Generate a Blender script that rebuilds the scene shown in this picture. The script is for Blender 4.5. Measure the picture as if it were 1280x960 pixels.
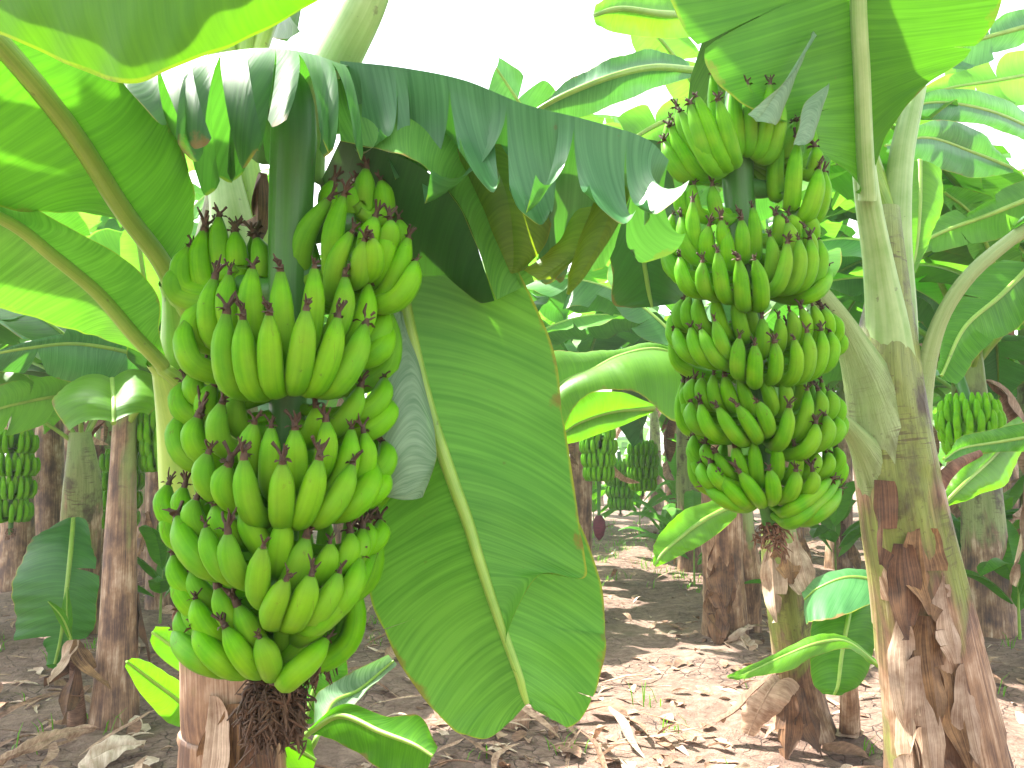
import bpy, math, random
import numpy as np
from mathutils import Vector
R = math.radians
rng = random.Random(7)
nr = np.random.RandomState(11)
for o in list(bpy.data.objects): bpy.data.objects.remove(o)
scene = bpy.context.scene
C = scene.collection

# ------------------------------------------------------------------ camera
F = 1050.0; CAMH = 1.3; PITCH = math.atan(85 / F)
cam = bpy.data.cameras.new('camera'); cam.sensor_width = 36; cam.lens = 36 * F / 1280
cam.clip_start = 0.05; cam.clip_end = 2000
co = bpy.data.objects.new('camera', cam); C.objects.link(co)
co.location = (0, 0, CAMH); co.rotation_euler = (R(90) + PITCH, 0, 0)
scene.camera = co
# ------------------------------------------------------------------ light
SUN_EL, SUN_AZ = 57.0, -52.0          # azimuth from +Y towards +X
w = bpy.data.worlds.new('World'); scene.world = w; w.use_nodes = True
nt = w.node_tree; bg = nt.nodes['Background']
sky = nt.nodes.new('ShaderNodeTexSky'); sky.sky_type = 'NISHITA'; sky.sun_disc = False
sky.sun_elevation = R(SUN_EL); sky.sun_rotation = R(SUN_AZ)
sky.air_density = 1.0; sky.dust_density = 2.0; sky.ozone_density = 1.0
hs = nt.nodes.new('ShaderNodeHueSaturation'); hs.inputs['Saturation'].default_value = 0.28
nt.links.new(sky.outputs[0], hs.inputs['Color']); nt.links.new(hs.outputs[0], bg.inputs[0])
bg.inputs[1].default_value = 0.15
sl = bpy.data.lights.new('sun', 'SUN'); sl.energy = 4.2; sl.angle = R(0.6); sl.color = (1, .95, .86)
so = bpy.data.objects.new('sun', sl); C.objects.link(so)
ts = Vector((math.sin(R(SUN_AZ)) * math.cos(R(SUN_EL)), math.cos(R(SUN_AZ)) * math.cos(R(SUN_EL)), math.sin(R(SUN_EL))))
so.rotation_euler = ts.to_track_quat('Z', 'Y').to_euler(); so.location = (0, 0, 12)
scene.view_settings.view_transform = 'Standard'; scene.view_settings.look = 'None'
scene.view_settings.exposure = 2.25; scene.view_settings.gamma = 1
scene.render.engine = 'CYCLES'
scene.cycles.max_bounces = 8; scene.cycles.transmission_bounces = 6; scene.cycles.diffuse_bounces = 4

# ------------------------------------------------------------------ geometry helpers
CF = np.array([0, math.cos(PITCH), math.sin(PITCH)]); CU = np.array([0, -math.sin(PITCH), math.cos(PITCH)]); CR = np.array([1., 0, 0])
CO = np.array([0, 0, CAMH])
def P(px, py, d):                       # photo position at a given distance -> world point
    return CO + CF * d + CR * (px - 640) / F * d + CU * (480 - py) / F * d
def G(px, py, z=0.0):                   # photo position on the ground -> world point
    v = CF + CR * (px - 640) / F + CU * (480 - py) / F
    t = (z - CAMH) / v[2]
    return CO + v * t
def cat(pts, n):
    pts = np.array(pts, float); m = len(pts)
    if m == 2: t = np.linspace(0, 1, n)[:, None]; return pts[0] * (1 - t) + pts[1] * t
    e = np.concatenate([(2 * pts[0] - pts[1])[None], pts, (2 * pts[-1] - pts[-2])[None]])
    u = np.linspace(0, m - 1 - 1e-9, n); i = u.astype(int); f = (u - i)
    f = f.reshape((-1,) + (1,) * (pts.ndim - 1))
    p0, p1, p2, p3 = e[i], e[i + 1], e[i + 2], e[i + 3]
    return .5 * (2 * p1 + (p2 - p0) * f + (2 * p0 - 5 * p1 + 4 * p2 - p3) * f ** 2 + (3 * p1 - p0 - 3 * p2 + p3) * f ** 3)
def cat1(v, n): return cat(np.array(v, float)[:, None], n)[:, 0]
def nrm(a): return a / (np.linalg.norm(a, axis=-1, keepdims=True) + 1e-12)
def frames(p, ref=(0.13, -1, 0.21)):
    t = nrm(np.gradient(p, axis=0)); ref = np.array(ref, float)
    n = np.zeros_like(p); a = ref - t[0] * ref.dot(t[0]); a /= np.linalg.norm(a) + 1e-9
    for i in range(len(p)):
        a = a - t[i] * a.dot(t[i]); a /= np.linalg.norm(a) + 1e-9; n[i] = a
    return t, n, np.cross(t, n)
class MB:
    def __init__(s): s.V = []; s.Fc = []; s.UV = []; s.n = 0; s.M = []
    def grid(s, pts, uv, wrap=False, mi=0, flip=False):       # pts (a,b,3)
        a, b = pts.shape[:2]; base = s.n
        s.V.append(pts.reshape(-1, 3)); s.n += a * b
        idx = np.arange(a * b).reshape(a, b) + base
        bb = b if wrap else b - 1
        j = np.arange(bb); k = (j + 1) % b
        for i in range(a - 1):
            q = np.stack([idx[i, j], idx[i, k], idx[i + 1, k], idx[i + 1, j]], 1)
            s.Fc.append(q); s.M.append(np.full(len(q), mi))
            u = uv; 
            if wrap:
                k2 = j + 1
            else: k2 = k
            s.UV.append(np.stack([uv[i, j], uv[i, k2], uv[i + 1, k2], uv[i + 1, j]], 1))
    def tube(s, p, r, k=8, ref=(0.13, -1, 0.21), sec=None, mi=0, vscale=1.0):
        p = np.array(p, float); n = len(p); r = np.broadcast_to(np.array(r, float), (n,))
        t, a, b = frames(p, ref); th = np.linspace(0, 2 * math.pi, k, endpoint=False)
        q = np.ones(k) if sec is None else sec(th)
        pts = p[:, None] + (r[:, None] * q[None])[..., None] * (np.cos(th)[None, :, None] * a[:, None] + np.sin(th)[None, :, None] * b[:, None])
        L = np.concatenate([[0], np.cumsum(np.linalg.norm(np.diff(p, axis=0), axis=1))]) * vscale
        uv = np.zeros((n, k + 1, 2)); uv[..., 0] = np.linspace(0, 1, k + 1)[None]; uv[..., 1] = L[:, None]
        s.grid(pts, uv, True, mi)
        for e in (0, n - 1):
            base = s.n; s.V.append(pts[e]); s.V.append(p[e][None]); s.n += k + 1
            j = np.arange(k)
            f = np.stack([base + j, base + (j + 1) % k, np.full(k, base + k), np.full(k, base + k)], 1)
            s.Fc.append(f); s.M.append(np.full(k, mi)); s.UV.append(np.zeros((k, 4, 2)) + uv[e, 0])
    def build(s, name, mats, parent=None, smooth=True, loc=None):
        return make(name, np.vstack(s.V), np.vstack(s.Fc), np.vstack(s.UV), mats, parent, smooth, np.concatenate(s.M), loc)
WO = {}
def make(name, V, Fc, UV, mats, parent=None, smooth=True, M=None, loc=None):
    if not isinstance(mats, (list, tuple)): mats = [mats]
    o0 = V.mean(0) if loc is None else np.array(loc, float)
    if loc is None and parent is None: o0 = np.array([V[:, 0].mean(), V[:, 1].mean(), V[:, 2].min()])
    me = bpy.data.meshes.new(name)
    tri = Fc[:, 2] == Fc[:, 3]
    lv = []; ls = []; c = 0; uvs = []
    cnt = np.where(tri, 3, 4)
    mask = np.ones(Fc.shape, bool); mask[tri, 3] = False
    lv = Fc[mask]; uvs = UV[mask]
    ls = np.concatenate([[0], np.cumsum(cnt)[:-1]])
    me.vertices.add(len(V)); me.vertices.foreach_set('co', (V - o0).astype(np.float32).ravel())
    me.loops.add(len(lv)); me.loops.foreach_set('vertex_index', lv.astype(np.int32))
    me.polygons.add(len(Fc)); me.polygons.foreach_set('loop_start', ls.astype(np.int32))
    try: me.polygons.foreach_set('loop_total', cnt.astype(np.int32))
    except Exception: pass
    u = me.uv_layers.new(name='UVMap'); u.data.foreach_set('uv', uvs.astype(np.float32).ravel())
    for m in mats: me.materials.append(m)
    me.update(calc_edges=True)
    if M is not None: me.polygons.foreach_set('material_index', M.astype(np.int32))
    if smooth: me.polygons.foreach_set('use_smooth', np.ones(len(Fc), bool))
    me.validate()
    o = bpy.data.objects.new(name, me); C.objects.link(o)
    WO[o.name] = o0
    if parent is not None: o.parent = parent; o.location = o0 - WO[parent.name]
    else: o.location = o0
    return o
def thing(name, label, category, loc, group=None):
    o = bpy.data.objects.new(name, None); C.objects.link(o); o.location = loc; o.empty_display_size = .1
    WO[o.name] = np.array(loc, float); return tag(o, label, category, group)
def tag(o, label=None, category=None, group=None, kind=None):
    if label: o['label'] = label
    if category: o['category'] = category
    if group: o['group'] = group
    if kind: o['kind'] = kind
    return o

# ------------------------------------------------------------------ materials
def newmat(name):
    m = bpy.data.materials.new(name); m.use_nodes = True; t = m.node_tree
    for n in list(t.nodes): t.nodes.remove(n)
    return m, t
def nd(t, typ, **kw):
    n = t.nodes.new(typ)
    for k, v in kw.items():
        if k.startswith('i_'):
            key = k[2:]; key = int(key) if key.isdigit() else key
            n.inputs[key].default_value = v
        else: setattr(n, k, v)
    return n
def ramp(t, src, stops, interp='LINEAR'):
    r = nd(t, 'ShaderNodeValToRGB'); r.color_ramp.interpolation = interp
    e = r.color_ramp.elements
    while len(e) < len(stops): e.new(.5)
    for k, (p, c) in enumerate(stops): e[k].position = p; e[k].color = (*c, 1) if len(c) == 3 else c
    t.links.new(src, r.inputs[0]); return r.outputs[0]
def mixc(t, f, a, b, mode='MIX'):
    m = nd(t, 'ShaderNodeMix', data_type='RGBA', blend_type=mode)
    for s, v in ((m.inputs['Factor'], f), (m.inputs[6], a), (m.inputs[7], b)):
        if hasattr(v, 'is_linked'): t.links.new(v, s)
        elif isinstance(v, (tuple, list)): s.default_value = (*v, 1)
        else: s.default_value = v
    return m.outputs[2]
def math_(t, op, a, b=0.0, clamp=False):
    m = nd(t, 'ShaderNodeMath', operation=op, use_clamp=clamp)
    for s, v in ((m.inputs[0], a), (m.inputs[1], b)):
        if hasattr(v, 'is_linked'): t.links.new(v, s)
        else: s.default_value = v
    return m.outputs[0]
def mapping(t, src, scale, rot=(0, 0, 0)):
    m = nd(t, 'ShaderNodeMapping'); m.inputs['Scale'].default_value = scale; m.inputs['Rotation'].default_value = rot
    t.links.new(src, m.inputs[0]); return m.outputs[0]
def noise(t, vec, scale, detail=3, rough=.55, dist=0):
    n = nd(t, 'ShaderNodeTexNoise'); n.inputs['Scale'].default_value = scale; n.inputs['Detail'].default_value = detail
    n.inputs['Roughness'].default_value = rough; n.inputs['Distortion'].default_value = dist
    t.links.new(vec, n.inputs['Vector']); return n.outputs[0]
def bump(t, h, strength, dist=.01):
    b = nd(t, 'ShaderNodeBump'); b.inputs['Strength'].default_value = strength; b.inputs['Distance'].default_value = dist
    t.links.new(h, b.inputs['Height']); return b.outputs[0]

def leaf_mat(name, dark, light, trans, tf=.4, rough=.42, edge=(.35, .33, .03), spec=.5, edgew=.985, bloom=.0, vein=.6):
    # UV: x = 0 edge .. 0.5 midrib .. 1 edge ; y = metres along the blade
    m, t = newmat(name); uv = nd(t, 'ShaderNodeUVMap').outputs[0]; tc = nd(t, 'ShaderNodeTexCoord').outputs['Object']
    sep = nd(t, 'ShaderNodeSeparateXYZ'); t.links.new(uv, sep.inputs[0])
    a = math_(t, 'ABSOLUTE', math_(t, 'SUBTRACT', sep.outputs[0], .5)); a2 = math_(t, 'MULTIPLY', a, 2.0)
    comb = nd(t, 'ShaderNodeCombineXYZ'); t.links.new(math_(t, 'MULTIPLY', sep.outputs[0], 1.2), comb.inputs[0])
    t.links.new(math_(t, 'SUBTRACT', math_(t, 'MULTIPLY', sep.outputs[1], 1.0), math_(t, 'MULTIPLY', math_(t, 'POWER', a2, 1.8), .05)), comb.inputs[1])
    v1 = noise(t, mapping(t, comb.outputs[0], (1.2, 170, 1)), 1.0, 2)
    v2 = noise(t, mapping(t, comb.outputs[0], (1.5, 38, 1)), 1.0, 2)
    big = noise(t, tc, 5.0, 3)
    f = math_(t, 'ADD', math_(t, 'MULTIPLY', v2, .6), math_(t, 'MULTIPLY', big, .6))
    f = math_(t, 'ADD', f, math_(t, 'MULTIPLY', math_(t, 'SUBTRACT', v1, .5), vein))
    fr = nd(t, 'ShaderNodeMapRange'); fr.inputs[1].default_value = .35; fr.inputs[2].default_value = .85; t.links.new(f, fr.inputs[0])
    col = mixc(t, fr.outputs[0], dark, light)
    tr = mixc(t, fr.outputs[0], tuple(x * .72 for x in trans), trans)
    en = math_(t, 'ADD', a2, math_(t, 'MULTIPLY', noise(t, tc, 30, 2), .02))
    er = nd(t, 'ShaderNodeMapRange'); er.inputs[1].default_value = edgew; er.inputs[2].default_value = edgew + .02; t.links.new(en, er.inputs[0])
    col = mixc(t, er.outputs[0], col, edge)
    sp = noise(t, tc, 60, 2); spots = ramp(t, sp, [(.74, (0, 0, 0)), (.78, (1, 1, 1))])
    col = mixc(t, math_(t, 'MULTIPLY', spots, .5), col, (.12, .07, .03))
    eb = nd(t, 'ShaderNodeMapRange'); eb.inputs[1].default_value = 1.30; eb.inputs[2].default_value = 1.36
    t.links.new(math_(t, 'ADD', a2, math_(t, 'MULTIPLY', noise(t, tc, 11, 5, .7), .62)), eb.inputs[0]); col = mixc(t, eb.outputs[0], col, (.22, .12, .04))
    if bloom: col = mixc(t, bloom, col, (.42, .5, .46))
    b = nd(t, 'ShaderNodeBsdfPrincipled'); t.links.new(col, b.inputs['Base Color']); b.inputs['Roughness'].default_value = rough
    b.inputs['Specular IOR Level'].default_value = spec
    hh = math_(t, 'ADD', math_(t, 'MULTIPLY', v1, .4), v2)
    bn = bump(t, hh, .35, .004); t.links.new(bn, b.inputs['Normal'])
    ts_ = nd(t, 'ShaderNodeBsdfTranslucent'); t.links.new(tr, ts_.inputs[0])
    mx = nd(t, 'ShaderNodeMixShader'); mx.inputs[0].default_value = tf
    t.links.new(b.outputs[0], mx.inputs[1]); t.links.new(ts_.outputs[0], mx.inputs[2])
    out = nd(t, 'ShaderNodeOutputMaterial'); t.links.new(mx.outputs[0], out.inputs[0]); return m
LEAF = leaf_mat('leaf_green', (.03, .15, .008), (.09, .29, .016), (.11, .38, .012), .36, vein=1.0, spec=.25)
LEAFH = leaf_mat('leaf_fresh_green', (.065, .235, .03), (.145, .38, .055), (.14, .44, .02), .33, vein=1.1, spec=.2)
LEAFT = leaf_mat('leaf_thin_bright', (.05, .19, .02), (.13, .34, .04), (.19, .56, .03), .5, spec=.4)
LEAFO = leaf_mat('leaf_olive', (.06, .15, .01), (.14, .24, .02), (.28, .42, .01), .5, vein=1.2)
LEAFL = leaf_mat('leaf_lime', (.05, .2, .005), (.09, .28, .008), (.10, .30, .003), .5, .5, edge=(.42, .38, .02), edgew=.955)
LEAF2 = leaf_mat('leaf_blue_green', (.02, .11, .02), (.055, .21, .035), (.10, .38, .02), .3, .48, spec=.35, vein=1.0)
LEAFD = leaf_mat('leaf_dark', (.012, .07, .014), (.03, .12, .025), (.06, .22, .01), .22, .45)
LEAFY = leaf_mat('leaf_young_yellow', (.07, .24, .01), (.14, .36, .015), (.15, .46, .006), .48, edge=(.5, .42, .03))
LEAFG = leaf_mat('leaf_dull_underside', (.07, .15, .07), (.13, .23, .12), (.10, .25, .04), .2, .6)
LEAFS = leaf_mat('leaf_silver_sheen', (.03, .14, .04), (.09, .27, .09), (.09, .34, .02), .28, .38, spec=.5, vein=1.0)  # bluish paler green; the silver sheen of light is put into the colour
LEAFP = leaf_mat('leaf_pale_underside', (.10, .21, .10), (.22, .35, .20), (.14, .34, .06), .25, .6, vein=1.4)
LEAFB = [LEAF, LEAF2, LEAFY]
def dry_mat(name, c1, c2, tf=.15, fib=(2, 60, 1)):
    m, t = newmat(name); uv = nd(t, 'ShaderNodeUVMap').outputs[0]; tc = nd(t, 'ShaderNodeTexCoord').outputs['Object']
    v = noise(t, mapping(t, uv, fib), 1, 4, .6); g = noise(t, tc, 12, 5, .65)
    f = ramp(t, math_(t, 'ADD', math_(t, 'MULTIPLY', v, .5), math_(t, 'MULTIPLY', g, .5)), [(.38, c1), (.5, tuple((a + b) / 2 for a, b in zip(c1, c2))), (.6, c2)])
    oi = nd(t, 'ShaderNodeObjectInfo'); f = mixc(t, math_(t, 'MULTIPLY', oi.outputs['Random'], .35), f, c1)
    b = nd(t, 'ShaderNodeBsdfPrincipled'); t.links.new(f, b.inputs['Base Color']); b.inputs['Roughness'].default_value = .75
    t.links.new(bump(t, v, .5, .006), b.inputs['Normal'])
    ts_ = nd(t, 'ShaderNodeBsdfTranslucent'); t.links.new(f, ts_.inputs[0])
    mx = nd(t, 'ShaderNodeMixShader'); mx.inputs[0].default_value = tf
    t.links.new(b.outputs[0], mx.inputs[1]); t.links.new(ts_.outputs[0], mx.inputs[2])
    out = nd(t, 'ShaderNodeOutputMaterial'); t.links.new(mx.outputs[0], out.inputs[0]); return m
DRY = dry_mat('dry_leaf', (.22, .12, .07), (.6, .42, .29))
DRYD = dry_mat('dry_leaf_dark', (.10, .05, .03), (.4, .23, .14))
DRYP = dry_mat('dry_leaf_pale', (.4, .27, .18), (.78, .64, .5))
SH1 = dry_mat('dry_sheath_brown', (.05, .022, .012), (.45, .26, .11), .1, (34, 5, 1))
SH2 = dry_mat('dry_sheath_dark', (.025, .014, .012), (.26, .13, .06), .08, (30, 4, 1))
SH3 = dry_mat('dry_sheath_tan', (.2, .11, .06), (.72, .56, .4), .12, (38, 6, 1))
FLOWER = dry_mat('dried_flower', (.02, .012, .008), (.16, .085, .04), .05)
def rib_mat(name, c1, c2, tf=.2):
    m, t = newmat(name); uv = nd(t, 'ShaderNodeUVMap').outputs[0]; tc = nd(t, 'ShaderNodeTexCoord').outputs['Object']
    s = noise(t, mapping(t, uv, (26, 2.5, 1)), 1, 3); g = noise(t, tc, 14, 4)
    col = mixc(t, ramp(t, math_(t, 'ADD', math_(t, 'MULTIPLY', s, .5), math_(t, 'MULTIPLY', g, .5)), [(.35, (0, 0, 0)), (.65, (1, 1, 1))]), c1, c2)
    sp = ramp(t, noise(t, tc, 45, 3), [(.68, (0, 0, 0)), (.74, (1, 1, 1))]); col = mixc(t, math_(t, 'MULTIPLY', sp, .5), col, (.07, .05, .03))
    b = nd(t, 'ShaderNodeBsdfPrincipled'); t.links.new(col, b.inputs['Base Color']); b.inputs['Roughness'].default_value = .45
    b.inputs['Subsurface Weight'].default_value = tf; b.inputs['Subsurface Radius'].default_value = (.01, .02, .005)
    b.inputs['Subsurface Scale'].default_value = .5
    t.links.new(bump(t, s, .25, .004), b.inputs['Normal'])
    out = nd(t, 'ShaderNodeOutputMaterial'); t.links.new(b.outputs[0], out.inputs[0]); return m
RIB = rib_mat('midrib', (.15, .31, .03), (.30, .46, .07))
RIBP = rib_mat('petiole_pale', (.18, .33, .07), (.38, .52, .22))
STALK = rib_mat('bunch_stalk', (.022, .12, .008), (.04, .17, .014))
def banana_mat():
    m, t = newmat('banana_skin'); uv = nd(t, 'ShaderNodeUVMap').outputs[0]; tc = nd(t, 'ShaderNodeTexCoord').outputs['Object']
    sep = nd(t, 'ShaderNodeSeparateXYZ'); t.links.new(uv, sep.inputs[0])
    oi = nd(t, 'ShaderNodeObjectInfo')
    g = noise(t, tc, 22, 4)
    s = noise(t, mapping(t, uv, (20, 1.2, 1)), 1, 2)
    col = mixc(t, ramp(t, math_(t, 'ADD', math_(t, 'MULTIPLY', g, .6), math_(t, 'MULTIPLY', s, .4)), [(.35, (0, 0, 0)), (.65, (1, 1, 1))]), (.065, .27, .001), (.15, .44, .002))
    col = mixc(t, math_(t, 'MULTIPLY', oi.outputs['Random'], .4), col, (.075, .22, .018))
    tip = ramp(t, sep.outputs[1], [(.0, (1, 1, 1)), (.12, (0, 0, 0)), (.9, (0, 0, 0)), (1.0, (1, 1, 1))])
    col = mixc(t, math_(t, 'MULTIPLY', tip, .5), col, (.06, .12, .02))
    blush = ramp(t, noise(t, tc, 9, 2), [(.55, (0, 0, 0)), (.8, (1, 1, 1))]); col = mixc(t, math_(t, 'MULTIPLY', blush, .4), col, (.3, .28, .03))
    sp = ramp(t, noise(t, tc, 130, 2), [(.73, (0, 0, 0)), (.78, (1, 1, 1))]); col = mixc(t, math_(t, 'MULTIPLY', sp, .45), col, (.05, .05, .02))
    scar = ramp(t, noise(t, mapping(t, tc, (1, 1, .35)), 48, 4, .7, 1.5), [(.66, (0, 0, 0)), (.72, (1, 1, 1))]); col = mixc(t, math_(t, 'MULTIPLY', scar, .55), col, (.10, .07, .02))
    b = nd(t, 'ShaderNodeBsdfPrincipled'); t.links.new(col, b.inputs['Base Color']); b.inputs['Roughness'].default_value = .5
    b.inputs['Specular IOR Level'].default_value = .12
    b.inputs['Subsurface Weight'].default_value = .05; b.inputs['Subsurface Radius'].default_value = (.01, .02, .004); b.inputs['Subsurface Scale'].default_value = .3
    t.links.new(bump(t, math_(t, 'ADD', g, s), .08, .004), b.inputs['Normal'])
    out = nd(t, 'ShaderNodeOutputMaterial'); t.links.new(b.outputs[0], out.inputs[0]); return m
BAN = banana_mat()
def stem_mat(name, dry_to, g1, g2, dk=.8):      # UV y = 0 base .. 1 top; dry below dry_to, green above
    m, t = newmat(name); uv = nd(t, 'ShaderNodeUVMap').outputs[0]; tc = nd(t, 'ShaderNodeTexCoord').outputs['Object']
    sep = nd(t, 'ShaderNodeSeparateXYZ'); t.links.new(uv, sep.inputs[0])
    fib = math_(t, 'ADD', math_(t, 'MULTIPLY', noise(t, mapping(t, uv, (22, 3.0, 1)), 1, 4, .6), .5), math_(t, 'MULTIPLY', noise(t, mapping(t, uv, (95, 9.0, 1)), 1, 4, .65), .5)); blot = noise(t, mapping(t, tc, (1, 1, .6)), 9, 5, .6); b2 = noise(t, mapping(t, tc, (1, 1, .45)), 4, 4, .6, .6)
    green = mixc(t, ramp(t, fib, [(.35, (0, 0, 0)), (.65, (1, 1, 1))]), g1, g2)
    dark = ramp(t, blot, [(.5, (0, 0, 0)), (.62, (1, 1, 1))]); green = mixc(t, math_(t, 'MULTIPLY', dark, dk), green, (.05, .03, .02))
    lad = ramp(t, noise(t, mapping(t, uv, (5, 150, 1)), 1, 2), [(.56, (0, 0, 0)), (.62, (1, 1, 1))]); lm = ramp(t, noise(t, tc, 7, 2), [(.5, (0, 0, 0)), (.6, (1, 1, 1))])
    green = mixc(t, math_(t, 'MULTIPLY', math_(t, 'MULTIPLY', lad, lm), .7), green, (.07, .045, .02))
    spk = ramp(t, noise(t, tc, 70, 4, .7), [(.6, (0, 0, 0)), (.68, (1, 1, 1))]); green = mixc(t, math_(t, 'MULTIPLY', spk, .6), green, (.06, .04, .02))
    brown = ramp(t, math_(t, 'ADD', math_(t, 'MULTIPLY', fib, .5), math_(t, 'MULTIPLY', blot, .5)), [(.36, (.025, .016, .014)), (.45, (.12, .066, .042)), (.52, (.28, .165, .09)), (.61, (.58, .44, .31))])
    z = math_(t, 'ADD', sep.outputs[1], math_(t, 'MULTIPLY', math_(t, 'SUBTRACT', b2, .5), 1.1))
    k = nd(t, 'ShaderNodeMapRange'); k.inputs[1].default_value = dry_to - .06; k.inputs[2].default_value = dry_to + .06; t.links.new(z, k.inputs[0])
    col = mixc(t, k.outputs[0], brown, green)
    hi = ramp(t, math_(t, 'MULTIPLY', z, .5), [(.39, (0, 0, 0)), (.49, (1, 1, 1))]); pale = mixc(t, fib, (.16, .28, .05), (.36, .48, .19)); col = mixc(t, math_(t, 'MULTIPLY', hi, .8), col, pale)
    b = nd(t, 'ShaderNodeBsdfPrincipled'); t.links.new(col, b.inputs['Base Color']); b.inputs['Roughness'].default_value = .5
    t.links.new(bump(t, math_(t, 'ADD', fib, blot), .6, .012), b.inputs['Normal'])
    out = nd(t, 'ShaderNodeOutputMaterial'); t.links.new(b.outputs[0], out.inputs[0]); return m
STEM = stem_mat('pseudostem', .5, (.14, .2, .05), (.3, .36, .14))
STEMG = stem_mat('pseudostem_mottled', .47, (.10, .14, .02), (.26, .32, .07), .9)
STEMP = stem_mat('petiole_sheath', .62, (.13, .2, .04), (.36, .46, .22), .5)
STEMD = stem_mat('pseudostem_dry', .8, (.14, .16, .04), (.25, .25, .08))
def soil_mat():
    m, t = newmat('dry_soil'); tc = nd(t, 'ShaderNodeNewGeometry').outputs['Position']
    a = noise(t, tc, 2.2, 6, .6); b_ = noise(t, tc, 18, 6, .65); c_ = noise(t, tc, 90, 4, .6)
    f = math_(t, 'ADD', math_(t, 'ADD', math_(t, 'MULTIPLY', a, .4), math_(t, 'MULTIPLY', b_, .4)), math_(t, 'MULTIPLY', c_, .2))
    col = ramp(t, f, [(.33, (.075, .044, .032)), (.46, (.165, .102, .074)), (.55, (.26, .17, .128)), (.66, (.37, .265, .205))])
    vo = nd(t, 'ShaderNodeTexVoronoi', feature='DISTANCE_TO_EDGE'); vo.inputs['Scale'].default_value = 11
    w_ = nd(t, 'ShaderNodeVectorMath', operation='ADD'); t.links.new(tc, w_.inputs[0])
    nn = nd(t, 'ShaderNodeTexNoise'); nn.inputs['Scale'].default_value = 9; t.links.new(tc, nn.inputs['Vector'])
    sc = nd(t, 'ShaderNodeVectorMath', operation='SCALE'); sc.inputs['Scale'].default_value = .12; t.links.new(nn.outputs['Color'], sc.inputs[0]); t.links.new(sc.outputs[0], w_.inputs[1])
    t.links.new(w_.outputs[0], vo.inputs['Vector'])
    cr = ramp(t, vo.outputs[0], [(.0, (0, 0, 0)), (.05, (1, 1, 1))])
    crm = math_(t, 'MULTIPLY', math_(t, 'SUBTRACT', 1.0, cr), ramp(t, noise(t, tc, 1.7, 2), [(.45, (0, 0, 0)), (.55, (1, 1, 1))]))
    col = mixc(t, math_(t, 'MULTIPLY', crm, .75), col, (.06, .035, .028))
    moss = ramp(t, noise(t, tc, .9, 4), [(.6, (0, 0, 0)), (.72, (1, 1, 1))]); col = mixc(t, math_(t, 'MULTIPLY', moss, .35), col, (.12, .15, .04))
    b = nd(t, 'ShaderNodeBsdfPrincipled'); t.links.new(col, b.inputs['Base Color']); b.inputs['Roughness'].default_value = .9
    h = math_(t, 'SUBTRACT', math_(t, 'ADD', math_(t, 'MULTIPLY', b_, 1.0), math_(t, 'MULTIPLY', c_, .35)), math_(t, 'MULTIPLY', crm, .5))
    t.links.new(bump(t, h, .9, .03), b.inputs['Normal'])
    out = nd(t, 'ShaderNodeOutputMaterial'); t.links.new(b.outputs[0], out.inputs[0]); return m
SOIL = soil_mat()

# ------------------------------------------------------------------ ground
def gz(x, y):
    return (.035 * np.sin(x * 1.3 + .7 * np.sin(y * .9)) * np.cos(y * 1.1 + .5 * x) + .02 * np.sin(x * 4.1 + y * 2.3) * np.sin(y * 3.7 - x * 1.9)
            + .008 * np.sin(x * 13 + 2 * np.sin(y * 7)) * np.sin(y * 11 + x * 5)) - .02
def ground():
    xs = np.concatenate([np.linspace(-300, -10, 14)[:-1], np.linspace(-10, 10, 260), np.linspace(10, 300, 14)[1:]])
    ys = np.concatenate([np.linspace(-60, 1, 8)[:-1], np.linspace(1, 16, 230), 16 + 400 * np.linspace(0, 1, 26)[1:] ** 2])
    X, Y = np.meshgrid(xs, ys); Z = gz(X, Y)
    j = nr.rand(*X.shape) * .012; Z = Z + j
    mb = MB(); mb.grid(np.stack([X, Y, Z], -1), np.stack([X, Y], -1) * .1)
    o = mb.build('ground', SOIL, None, loc=(0, 0, 0)); tag(o, 'dry cracked brown plantation soil between the banana rows', kind='structure')
ground()

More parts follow.
